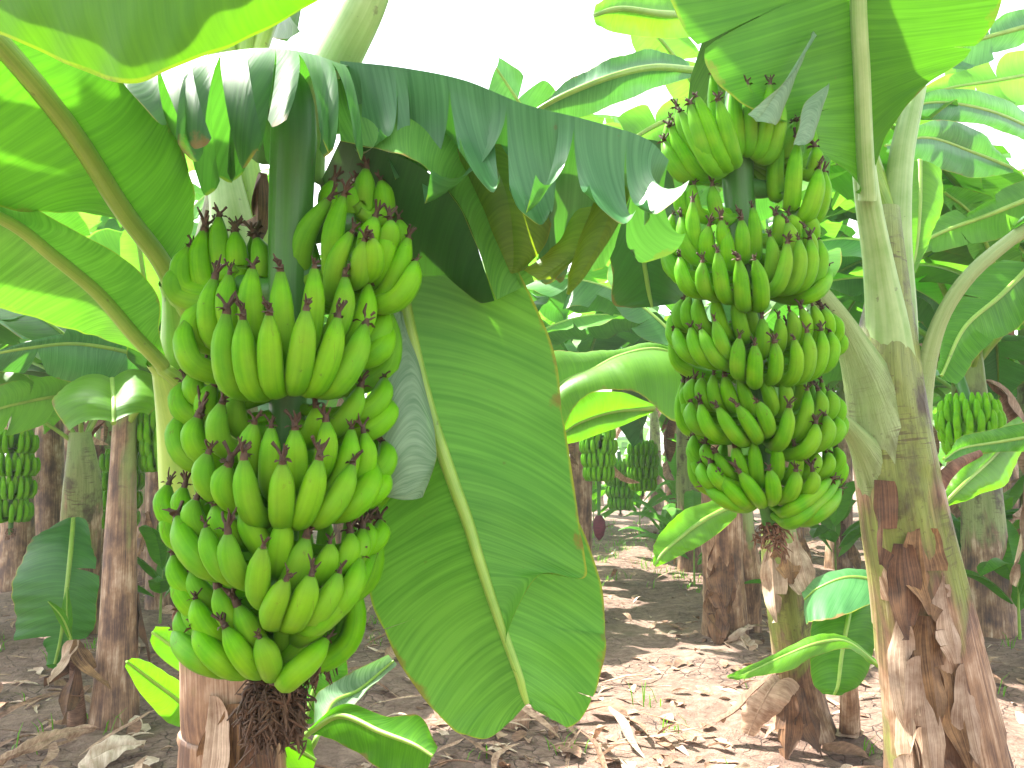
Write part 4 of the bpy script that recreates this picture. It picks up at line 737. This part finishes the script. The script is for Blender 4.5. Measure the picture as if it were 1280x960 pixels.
traced_leaf(hl, [((78, 645, 5.2), (92, 648, 5.2), (110, 645, 5.2)), ((45, 680, 5.1), (88, 690, 5.0), (118, 690, 5.1)), ((38, 740, 5.0), (82, 745, 4.9), (116, 745, 5.0)), ((42, 795, 5.0), (76, 795, 4.9), (110, 790, 5.0)), ((45, 832, 5.0), (68, 830, 4.9), (84, 825, 5.0))], LEAF2, bulge=(.08, .08), rib=(.016, .008), ribside=1, ruffle=.02, n=60, tears=[(1, .35, .3), (1, .8, .2), (-1, .75, .3)], drop=.08)
for az, el in ((2.8, 55), (.5, 70), (-2.6, 40), (-1.2, 60), (1.2, 70)): free_leaf(hl, P(102, 560, 5.8), az, R(el), 2.0, .5, 1.9, rm, rm.choice([LEAFS, LEAFT]), n=30)

# ---- rows behind
ML = [LEAFT, LEAFH, LEAFS, LEAFT, LEAFH]
rows = [  # label, px, base py, stem height, radius, leaves, leaf length, seed
 ('banana plant with slim trunk behind the straight left one', 205, 760, 1.7, .11, 8, 2.1, 51),
 ('banana plant at the left edge with its bunch hanging beside it', 20, 735, 1.9, .13, 9, 2.2, 52),
 ('banana plant partly hidden behind the big left bunch', 330, 740, 2.0, .13, 9, 2.2, 53),
 ('banana plant mostly hidden behind the hanging leaf', 600, 742, 1.9, .12, 8, 2.0, 54),
 ('banana plant with ragged hanging leaf just right of the hanging leaf', 722, 722, 1.75, .12, 8, 2.1, 55),
 ('banana plant half behind the second bunch', 865, 712, 1.9, .12, 8, 2.1, 56),
 ('banana plant between second bunch and thick right stem', 1048, 705, 1.9, .12, 9, 2.2, 57),
 ('banana plant with silvery sunlit leaves right of the thick stem', 1240, 790, 1.8, .14, 9, 2.3, 58),
 ('banana plant just outside the right edge, leaves reaching in', 1345, 850, 1.9, .14, 8, 2.4, 59),
 ('banana plant low in the right background beside a hanging bunch', 1212, 700, 1.9, .13, 8, 2.1, 60),
 ('banana plant at the far left edge in the second row', -50, 800, 1.9, .14, 8, 2.3, 61),
 ('banana plant whose leaves rise behind the upper part of the second bunch', 990, 740, 2.3, .13, 8, 2.3, 63),
 ('banana plant behind the pale upper stem of the left trunk', 120, 690, 2.1, .13, 9, 2.2, 64),
 ('tall banana plant rising above the thick stem at its right side', 1150, 738, 2.4, .13, 9, 2.3, 65),
 ('tallest banana plant in the right background near the frame edge', 1300, 722, 2.9, .14, 9, 2.5, 66),
 ('tall banana plant in the left background above the hanging blue-green leaf', 60, 722, 2.7, .14, 9, 2.4, 67),
 ('tall banana plant in the left background close to the big bunch', 190, 728, 2.5, .13, 9, 2.3, 68),
]
RP = {}
for lab, px, py, h, r_, nl, L_, sd in rows:
    g = G(px, py); RP[sd] = plant(lab, g[:2], h + .35, r_, sd, nleaf=nl + 1, lean=(rm.uniform(-.12, .12), rm.uniform(-.1, .1)), length=L_ + .3, width=.7, mats=ML, n=30, tear=5, smat=[STEM, STEMD][sd % 2], ndry=0 if px < 60 else 2)
q = RP[58]       # sunlit blades that cross the sky behind the thick stem
traced_leaf(q, [((1262, 205, 4.2), (1265, 210, 4.2), (1266, 216, 4.2)), ((1225, 165, 3.9), (1215, 190, 3.9), (1215, 222, 3.9)), ((1170, 150, 3.6), (1160, 172, 3.6), (1160, 205, 3.6)), ((1110, 175, 3.4), (1108, 182, 3.4), (1108, 190, 3.4))], LEAFS, rib=(.012, .006), bulge=(.1, .1))
traced_leaf(q, [((1300, 150, 4.4), (1300, 165, 4.4), (1300, 185, 4.4)), ((1240, 118, 4.0), (1235, 138, 4.0), (1235, 158, 4.0)), ((1170, 112, 3.8), (1165, 128, 3.8), (1165, 150, 3.8)), ((1120, 140, 3.7), (1118, 146, 3.7), (1118, 152, 3.7))], LEAFS, rib=(.012, .006), bulge=(.1, .1))
traced_leaf(q, [((1130, 205, 3.2), (1150, 200, 3.2), (1178, 212, 3.2)), ((1120, 260, 3.1), (1150, 260, 3.1), (1176, 265, 3.15)), ((1122, 310, 3.05), (1145, 315, 3.05), (1162, 300, 3.1)), ((1130, 345, 3.0), (1136, 348, 3.0), (1145, 340, 3.0))], LEAFY, rib=(.010, .005), bulge=(.1, .1))
traced_leaf(q, [((1275, 520, 3.6), (1278, 530, 3.6), (1280, 545, 3.6)), ((1235, 545, 3.4), (1240, 572, 3.35), (1262, 600, 3.4)), ((1195, 590, 3.2), (1205, 605, 3.15), (1225, 618, 3.2)), ((1176, 628, 3.1), (1178, 632, 3.1), (1184, 634, 3.1))], LEAFY, rib=(.012, .006), bulge=(.12, .1))
traced_leaf(q, [((1320, 520, 3.4), (1320, 540, 3.4), (1320, 565, 3.4)), ((1250, 535, 3.3), (1250, 552, 3.3), (1255, 565, 3.3)), ((1205, 545, 3.2), (1203, 560, 3.2), (1210, 570, 3.2)), ((1180, 570, 3.1), (1180, 574, 3.1), (1182, 578, 3.1))], LEAF, rib=(.010, .005), bulge=(.12, .1))
traced_leaf(q, [((1300, 340, 3.6), (1290, 330, 3.6), (1270, 320, 3.6)), ((1280, 400, 3.5), (1250, 370, 3.5), (1215, 350, 3.5)), ((1225, 430, 3.4), (1205, 410, 3.4), (1180, 395, 3.4)), ((1180, 480, 3.3), (1176, 470, 3.3), (1172, 450, 3.3))], LEAF, rib=(.012, .006), bulge=(.12, .1), tears=[(1, .4, .3), (-1, .6, .3)])
for st, m_, tr_ in (
   ([((1340, 40, 4.0), (1340, 20, 4.0), (1340, -10, 4.0)), ((1270, 62, 3.9), (1265, 38, 3.9), (1262, 5, 3.9)), ((1200, 82, 3.8), (1192, 62, 3.8), (1188, 40, 3.8)), ((1140, 110, 3.7), (1138, 104, 3.7), (1136, 98, 3.7))], 0, 4),
   ([((1320, 260, 3.9), (1318, 235, 3.9), (1316, 205, 3.9)), ((1255, 290, 3.8), (1245, 265, 3.8), (1238, 235, 3.8)), ((1185, 305, 3.7), (1178, 290, 3.7), (1172, 270, 3.7)), ((1135, 318, 3.6), (1133, 314, 3.6), (1131, 308, 3.6))], 1, 3),
   ([((1330, 110, 5.2), (1330, 85, 5.2), (1330, 50, 5.2)), ((1265, 130, 5.0), (1250, 100, 5.0), (1245, 65, 5.0)), ((1190, 140, 4.9), (1180, 112, 4.9), (1175, 80, 4.9)), ((1120, 150, 4.8), (1116, 135, 4.8), (1112, 118, 4.8))], 1, 5),
   ([((1240, 400, 4.4), (1262, 395, 4.4), (1285, 395, 4.4)), ((1215, 340, 4.3), (1240, 325, 4.3), (1275, 320, 4.3)), ((1200, 290, 4.2), (1215, 270, 4.2), (1245, 255, 4.2)), ((1175, 245, 4.1), (1180, 240, 4.1), (1190, 232, 4.1))], 2, 4)):
    traced_leaf(q, st, (LEAFS, LEAFT, LEAFH)[m_], rib=(.013, .006), bulge=(.12, .12), tears=rtears(1, .1, .9, tr_, rm) + rtears(-1, .1, .9, tr_, rm), drop=.04, gap=.5)
q = RP[63]
for st, m_ in (([((905, 150, 5.0), (900, 140, 5.0), (898, 128, 5.0)), ((850, 175, 4.8), (835, 150, 4.8), (835, 120, 4.8)), ((785, 215, 4.7), (770, 190, 4.7), (765, 150, 4.7)), ((730, 250, 4.6), (722, 240, 4.6), (718, 225, 4.6))], LEAFT),
   ([((900, 190, 5.2), (905, 180, 5.2), (915, 175, 5.2)), ((840, 120, 5.0), (860, 95, 5.0), (890, 90, 5.0)), ((790, 60, 4.9), (810, 30, 4.9), (850, 25, 4.9)), ((760, -10, 4.8), (775, -20, 4.8), (800, -25, 4.8))], LEAFT),
   ([((760, 300, 5.6), (765, 290, 5.6), (770, 280, 5.6)), ((715, 270, 5.4), (720, 235, 5.4), (735, 205, 5.4)), ((660, 200, 5.3), (670, 160, 5.3), (690, 120, 5.3)), ((612, 100, 5.2), (620, 85, 5.2), (632, 68, 5.2))], LEAFS)):
    traced_leaf(q, st, m_, rib=(.018, .008), bulge=(.12, .12), tears=rtears(1, .1, .9, 4, rm) + rtears(-1, .1, .9, 4, rm), drop=.05, gap=.6)
traced_leaf(q, [((870, 95, 4.6), (866, 88, 4.6), (862, 78, 4.6)), ((820, 110, 4.4), (815, 85, 4.3), (820, 62, 4.5)), ((770, 130, 4.2), (765, 96, 4.1), (775, 70, 4.3)), ((715, 150, 4.1), (705, 120, 4.0), (720, 95, 4.2)), ((668, 150, 4.0), (660, 145, 4.0), (668, 135, 4.0))], LEAFS, rib=(.02, .01), bulge=(.1, .1))
traced_leaf(q, [((880, 45, 4.4), (878, 20, 4.4), (876, -10, 4.4)), ((830, 48, 4.2), (825, 18, 4.1), (830, -15, 4.3)), ((775, 42, 4.0), (775, 12, 3.95), (785, -15, 4.1)), ((745, 32, 3.9), (742, 20, 3.9), (745, 5, 3.9))], LEAFY, rib=(.02, .01), bulge=(.1, .1))
for q_, px_, py_, hh, lst in ((59, 1345, 850, 2.2, ((172, 78, 2.3), (190, 62, 2.4), (150, 70, 2.5), (200, 48, 2.2), (165, 52, 2.4), (135, 60, 2.4))), (63, 990, 740, 2.6, ((178, 80, 3.1), (150, 74, 3.1), (200, 70, 3.0), (120, 82, 3.3), (60, 80, 3.2), (30, 72, 3.0))), (66, 1300, 722, 3.2, ((170, 80, 3.0), (190, 68, 3.0), (140, 74, 3.1), (100, 84, 3.2))),
    (54, 600, 742, 2.2, ((60, 82, 3.0), (20, 76, 2.9))), (57, 1048, 705, 2.25, ((170, 82, 3.4), (195, 76, 3.3), (10, 80, 3.3))), (67, 60, 722, 3.0, ((10, 80, 3.0),))):
    g = G(px_, py_)
    for az, el, L_ in lst: free_leaf(RP[q_], np.array([g[0], g[1], hh]), R(az), R(el), L_, .75, 1.5, rm, rm.choice([LEAFS, LEAFT, LEAFT, LEAFH]), n=30, ntear=rm.randint(2, 7), rib=.02)
q = RP[61]
for az, el, L_ in ((-.8, 45, 2.0), (.7, 72, 2.2)): free_leaf(q, np.array([*G(-50, 800)[:2], 1.85]), az, R(el), L_, .65, 1.8, rm, rm.choice([LEAFS, LEAF, LEAFY]), n=30)
q = RP[51]
for st, m_ in (([((225, 470, 4.2), (222, 475, 4.2), (218, 482, 4.2)), ((190, 425, 4.0), (175, 445, 4.0), (165, 470, 4.0)), ((110, 400, 3.8), (100, 430, 3.8), (95, 470, 3.8)), ((40, 410, 3.6), (35, 435, 3.6), (30, 455, 3.6)), ((-20, 440, 3.5), (-20, 445, 3.5), (-20, 450, 3.5))], LEAFS),
   ([((150, 440, 4.4), (155, 445, 4.4), (160, 440, 4.4)), ((85, 400, 4.2), (110, 380, 4.2), (140, 370, 4.2)), ((40, 330, 4.0), (75, 310, 4.0), (120, 300, 4.0)), ((10, 290, 3.9), (40, 260, 3.9), (75, 240, 3.9))], LEAF),
   ([((180, 430, 4.5), (186, 430, 4.5), (192, 430, 4.5)), ((150, 350, 4.3), (180, 345, 4.3), (215, 350, 4.3)), ((140, 280, 4.2), (160, 260, 4.2), (200, 270, 4.2)), ((110, 230, 4.1), (115, 225, 4.1), (125, 220, 4.1))], LEAFT),
   ([((130, 500, 4.4), (128, 505, 4.4), (126, 510, 4.4)), ((90, 470, 4.2), (80, 495, 4.2), (75, 520, 4.2)), ((30, 470, 4.0), (20, 505, 4.0), (20, 540, 4.0)), ((-30, 490, 3.9), (-30, 520, 3.9), (-30, 550, 3.9))], LEAFT)):
    traced_leaf(q, st, m_, n=40, cols=5, rib=(.016, .007), bulge=(.12, .12), tears=[(1, .4, .3), (-1, .6, .3), (1, .7, .2)], drop=.05, gap=.5)
far = [(30, 682, 'distant banana plant near the left edge behind the cut-off dense bunch'), (85, 668, 'distant banana plant behind the long hanging blue-green leaf'), (180, 672, 'distant banana plant seen past the right side of the straight left trunk'),
 (250, 680, 'distant banana plant peeping out between the left trunk and the big bunch'), (430, 680, 'distant banana plant behind the right side of the big bunch'), (520, 670, 'distant banana plant behind the middle of the hanging leaf'),
 (660, 672, 'distant banana plant behind the right rim of the hanging leaf'), (690, 655, 'farther banana plant just left of the purple flower bud'), (722, 645, 'tiny banana plant behind the purple flower bud'), (745, 632, 'tiniest banana plant at the left side of the path end'),
 (820, 640, 'small banana plant at the right side of the path end'), (842, 655, 'distant banana plant left of the second bunch, close to the path'), (876, 668, 'distant banana plant behind the lower left of the second bunch'),
 (930, 660, 'distant banana plant behind the lower end of the second bunch'), (1000, 665, 'distant banana plant behind the lower right of the second bunch'), (1090, 672, 'distant banana plant hidden by the thick mottled stem'),
 (1160, 668, 'distant banana plant just right of the thick mottled stem'), (1265, 680, 'distant banana plant near the right edge above the low leafy plant'), (310, 660, 'far banana plant hidden behind the big near bunch'),
 (-60, 690, 'distant banana plant outside the left edge with leaves reaching in'), (1195, 645, 'far banana plant above the blue-green seedling'), (1050, 642, 'far banana plant in the gap between second bunch and thick stem'),
 (20, 650, 'far banana plant at the left edge in the last row'), (1300, 655, 'far banana plant at the right edge in the last row'), (560, 640, 'far banana plant in the last row behind the hanging leaf'), (215, 645, 'far banana plant in the last row right of the left trunk')]
for i, (px, py, lab) in enumerate(far):
    g = G(px, py + rm.uniform(-3, 3)); near = py > 660
    plant(lab, g[:2], rm.uniform(2.2, 3.0), .14, 100 + i, nleaf=7, length=2.7, width=.8, mats=ML, n=16 if near else 10, cols=3 if near else 2, ndry=1, tear=3, ribs=False, group='distant banana plants in the rows', smat=[STEM, STEMD][i % 2])
# far plantation that reads as one mass
mbf = MB(); rf = random.Random(9)
for i in range(900):
    d = rf.uniform(28, 70); x = rf.uniform(-1, 1) * d * .85; y = d; z = rf.uniform(.3, 3.3); a = rf.random() * 6.28; l = rf.uniform(.8, 1.6)
    u = np.array([math.cos(a), math.sin(a), 0]); s_ = np.array([-math.sin(a), math.cos(a), 0]) * .28; c = np.array([x, y, z])
    g = np.array([[c - s_ * .2, c + s_ * .2], [c + u * l * .3 + [0, 0, .35] - s_, c + u * l * .3 + [0, 0, .35] + s_], [c + u * l * .7 + [0, 0, .2] - s_, c + u * l * .7 + [0, 0, .2] + s_], [c + u * l + [0, 0, -.4] - s_ * .2, c + u * l + [0, 0, -.4] + s_ * .2]])
    uvq = np.zeros((4, 2, 2)); uvq[:, 0, 0] = .2; uvq[:, 1, 0] = .8; mbf.grid(g, uvq)
tag(mbf.build('far_banana_foliage', LEAF, None), 'mass of far banana foliage closing off the end of the rows', 'foliage', kind='stuff')
# distant bunches
for lab, px, py, d, L_, r_, sd, bud in (
   ('dense banana bunch cut by the left edge of the photo', 18, 562, 5.2, .42, .13, 71, None),
   ('small banana bunch just left of the big near bunch', 205, 535, 4.3, .2, .13, 72, None),
   ('banana bunch with purple flower bud right of the hanging leaf', 748, 548, 6.4, .3, .13, 73, .3),
   ('small far bunch between bud bunch and second bunch', 803, 568, 10, .4, .18, 74, None),
   ('small banana bunch right of the thick mottled stem', 1212, 525, 4.2, .16, .14, 75, None),
   ('far bunch half behind the left trunk', 152, 585, 7.5, .5, .18, 76, None),
   ('tiny far bunch seen just right of the purple bud', 775, 590, 12, .5, .2, 77, None)):
    far_bunch(lab, P(px, py, d), L_, r_, sd, bud)
# small broad-leaved seedlings
def seedling(label, px, py, s, seed, n=6, mat=None):
    r = random.Random(seed); g = G(px, py); g[2] = gz(g[0], g[1]); root = thing('young_plant', label, 'young plant', g, 'young plants on the ground')
    mb = MB(); mb.tube([g - [0, 0, .03], g + [0, 0, s * .25], g + [.01, 0, s * .5]], [.012, .009, .005], 6); mb.build('stem', RIB, root)
    for i in range(n): free_leaf(root, g + [0, 0, s * (.15 + .35 * i / n)], i * 2.4 + r.random(), R(r.uniform(45, 80)), s * r.uniform(.6, 1), s * .2, 1.6, r, mat or LEAF, n=12, cols=2, ntear=0, rib=.004, ribpart=False, petl=.1)
    return root
seedling('leafy green seedling between the straight left trunk and the big bunch', 200, 780, .8, 1, 8)
seedling('tall seedling behind the right stem with blue-green leaves', 1212, 740, 1.1, 2, 8, LEAF2)
seedling('small bright seedling in front of the trunk gap under the second bunch', 1012, 800, .7, 3, 4)
seedling('leafy seedling in the row behind the second bunch', 880, 690, 1.0, 4, 8)
seedling('seedling beside the path right of the purple bud', 830, 700, .8, 5, 7)
seedling('low leafy plant at the right edge of the photo', 1275, 800, .9, 6, 6)

for i, (lab, px, py, s_) in enumerate((('low sucker clump just right of the purple flower bud', 800, 668, 1.3), ('low sucker at the left side of the path near its end', 742, 668, 1.2), ('low sucker hugging the double brown trunk on its left', 868, 730, 1.0),
   ('low sucker between the second bunch stalk and the thick stem', 1045, 720, 1.1), ('leafy sucker at the left edge below the dense bunch', 12, 712, 1.2), ('leafy sucker behind the withered little sucker', 75, 700, 1.2), ('sucker clump right of the straight left trunk near the big bunch', 195, 705, 1.4),
   ('leafy sucker below the far right bunch', 1250, 722, 1.3), ('low sucker in the shade behind the cut-off plant', 985, 690, 1.2), ('tall leafy sucker right of the path in the distance', 845, 662, 1.6), ('tall leafy sucker left of the path in the distance', 715, 660, 1.6), ('bright sucker just right of the thick stem low down', 1185, 735, .8))):
    seedling(lab, px, py, s_, 40 + i, 9, (LEAFT, LEAFY, LEAFH)[i % 3])
# ---- ground litter
def litter_piece(r, L, W):
    n = 6; p = [np.zeros(3)]; e = r.uniform(-.2, .3); a = 0
    for i in range(n): p.append(p[-1] + L / n * np.array([math.cos(e) * math.cos(a), math.cos(e) * math.sin(a), math.sin(e)])); e -= r.uniform(-.12, .22); a += r.uniform(-.3, .3)
    p = np.array(p); p[:, 2] -= p[:, 2].min(); t = np.linspace(0, 1, n + 1); w_ = W * .5 * np.clip(np.sin(t * 2.9 + .12), .1, 1)
    up = np.array([0, 0, 1.]); s = np.array([0, 1., 0]); f1 = r.uniform(-.1, .7); f2 = r.uniform(-.1, .7)
    return p, p + w_[:, None] * (s * math.cos(f1) + up * math.sin(f1)), p + w_[:, None] * (-s * math.cos(f2) + up * math.sin(f2))
rl = random.Random(77); LM = []
for i in range(10):
    mb = MB(); m_, a_, b_ = litter_piece(rl, .16, .075); lamina(mb, m_, a_, b_, bulge=(.1, .1), cols=3, rnd=rl, ruffle=.008, tears=[(1, .5, .3)] if i % 2 else ())
    o = mb.build('dead_leaf', [DRY, DRYP, DRYD][i % 3], None, loc=(0, 0, 0)); LM.append(o.data); bpy.data.objects.remove(o)
for i in range(80):
    o = bpy.data.objects.new('dead_leaf', rl.choice(LM)); C.objects.link(o)
    y = 3.3 + 5 * rl.random() ** 1.5; x = rl.uniform(-.65, .65) * y
    o.location = (x, y, gz(x, y) + .008); o.rotation_euler = (rl.uniform(-.25, .25), rl.uniform(-.25, .25), rl.random() * 6.28); s = rl.uniform(.5, 1.5); o.scale = (s, s, s)
    tag(o, 'small curled brown dead leaf lying loose on the soil', 'dead leaf', 'small dead leaves scattered on the soil')
def scatter(n, seed, L, W, mat, name, label, cat_):
    r = random.Random(seed); mb = MB()
    for i in range(n):
        y = 3 + 11 * r.random() ** 1.3; x = r.uniform(-.75, .75) * y
        if math.sin(x * 1.9 + 1) * math.cos(y * 1.6) + r.uniform(-.8, .8) < -.2: continue
        m_, a_, b_ = litter_piece(r, L * r.uniform(.4, 1.5), W * r.uniform(.5, 1.4)); th = r.random() * 6.28; c, s = math.cos(th), math.sin(th); Rm = np.array([[c, s, 0], [-s, c, 0], [0, 0, 1.]])
        o_ = np.array([x, y, gz(x, y) + .006]); g = np.stack([a_ @ Rm + o_, m_ @ Rm + o_, b_ @ Rm + o_], 1)
        uv = np.zeros(g.shape[:2] + (2,)); uv[..., 0] = np.array([0, .5, 1]) + x; uv[..., 1] = np.linspace(0, .3, len(g))[:, None] + y; mb.grid(g, uv)
    tag(mb.build(name, mat, None), label, cat_, kind='stuff')
scatter(1300, 1, .10, .05, DRY, 'leaf_litter', 'brown shredded banana leaf litter covering the soil', 'leaf litter')
scatter(900, 2, .12, .03, DRYP, 'leaf_litter', 'pale dry strips of banana leaf littering the soil', 'leaf litter')
scatter(1400, 3, .07, .05, DRYD, 'leaf_litter', 'dark crumbled leaf scraps littering the soil', 'leaf litter')
scatter(420, 8, .38, .035, DRY, 'leaf_litter', 'long shredded ribbons of dead banana leaf matted over the soil', 'leaf litter')
scatter(260, 9, .30, .05, DRYD, 'leaf_litter', 'long dark ribbons of rotting banana leaf on the soil', 'leaf litter')
mb = MB(); rg = random.Random(4)
for i in range(420):
    k = rg.random(); y = 3.3 + 14 * k; x = rg.uniform(-.7, .7) * y
    if rg.random() < .35: x = .13 * y + rg.gauss(0, .25) * 1.2; y = rg.uniform(8, 16)
    for j in range(rg.randint(3, 9)):
        a = rg.random() * 6.28; h = rg.uniform(.03, .12); c = np.array([x + rg.gauss(0, .03), y + rg.gauss(0, .03), gz(x, y)]); u = np.array([math.cos(a), math.sin(a), 0]); s_ = np.array([-u[1], u[0], 0]) * .003
        g = np.array([[c - s_, c + s_], [c + u * h * .3 + [0, 0, h * .7] - s_, c + u * h * .3 + [0, 0, h * .7] + s_], [c + u * h * .8 + [0, 0, h] - s_ * .2, c + u * h * .8 + [0, 0, h] + s_ * .2]]); uvq = np.zeros((3, 2, 2)); uvq[:, 0, 0] = .3; uvq[:, 1, 0] = .7; mb.grid(g, uvq)
tag(mb.build('grass', LEAFY, None), 'sparse short green grass sprouting from the soil', 'grass', kind='stuff')

# ------------------------------------------------------------------ added volume standing in for lens glare and bloom
m = bpy.data.materials.new('glare_haze'); m.use_nodes = True; t = m.node_tree
for n_ in list(t.nodes): t.nodes.remove(n_)
pv = t.nodes.new('ShaderNodeVolumePrincipled'); pv.inputs['Density'].default_value = .003; pv.inputs['Color'].default_value = (.96, .98, .96, 1); pv.inputs['Anisotropy'].default_value = .3
ou = t.nodes.new('ShaderNodeOutputMaterial'); t.links.new(pv.outputs[0], ou.inputs['Volume'])
V = np.array([[x, y, z] for x in (-320, 320) for y in (-70, 430) for z in (-1.3, 8.0)], float)
Q = np.array([[0, 1, 3, 2], [4, 6, 7, 5], [0, 4, 5, 1], [2, 3, 7, 6], [0, 2, 6, 4], [1, 5, 7, 3]])
tag(make('glare_haze', V, Q, np.zeros((6, 4, 2)), m, None, smooth=False, loc=(0, 0, 0)), 'added thin volume that veils the rows like lens glare', kind='stuff')
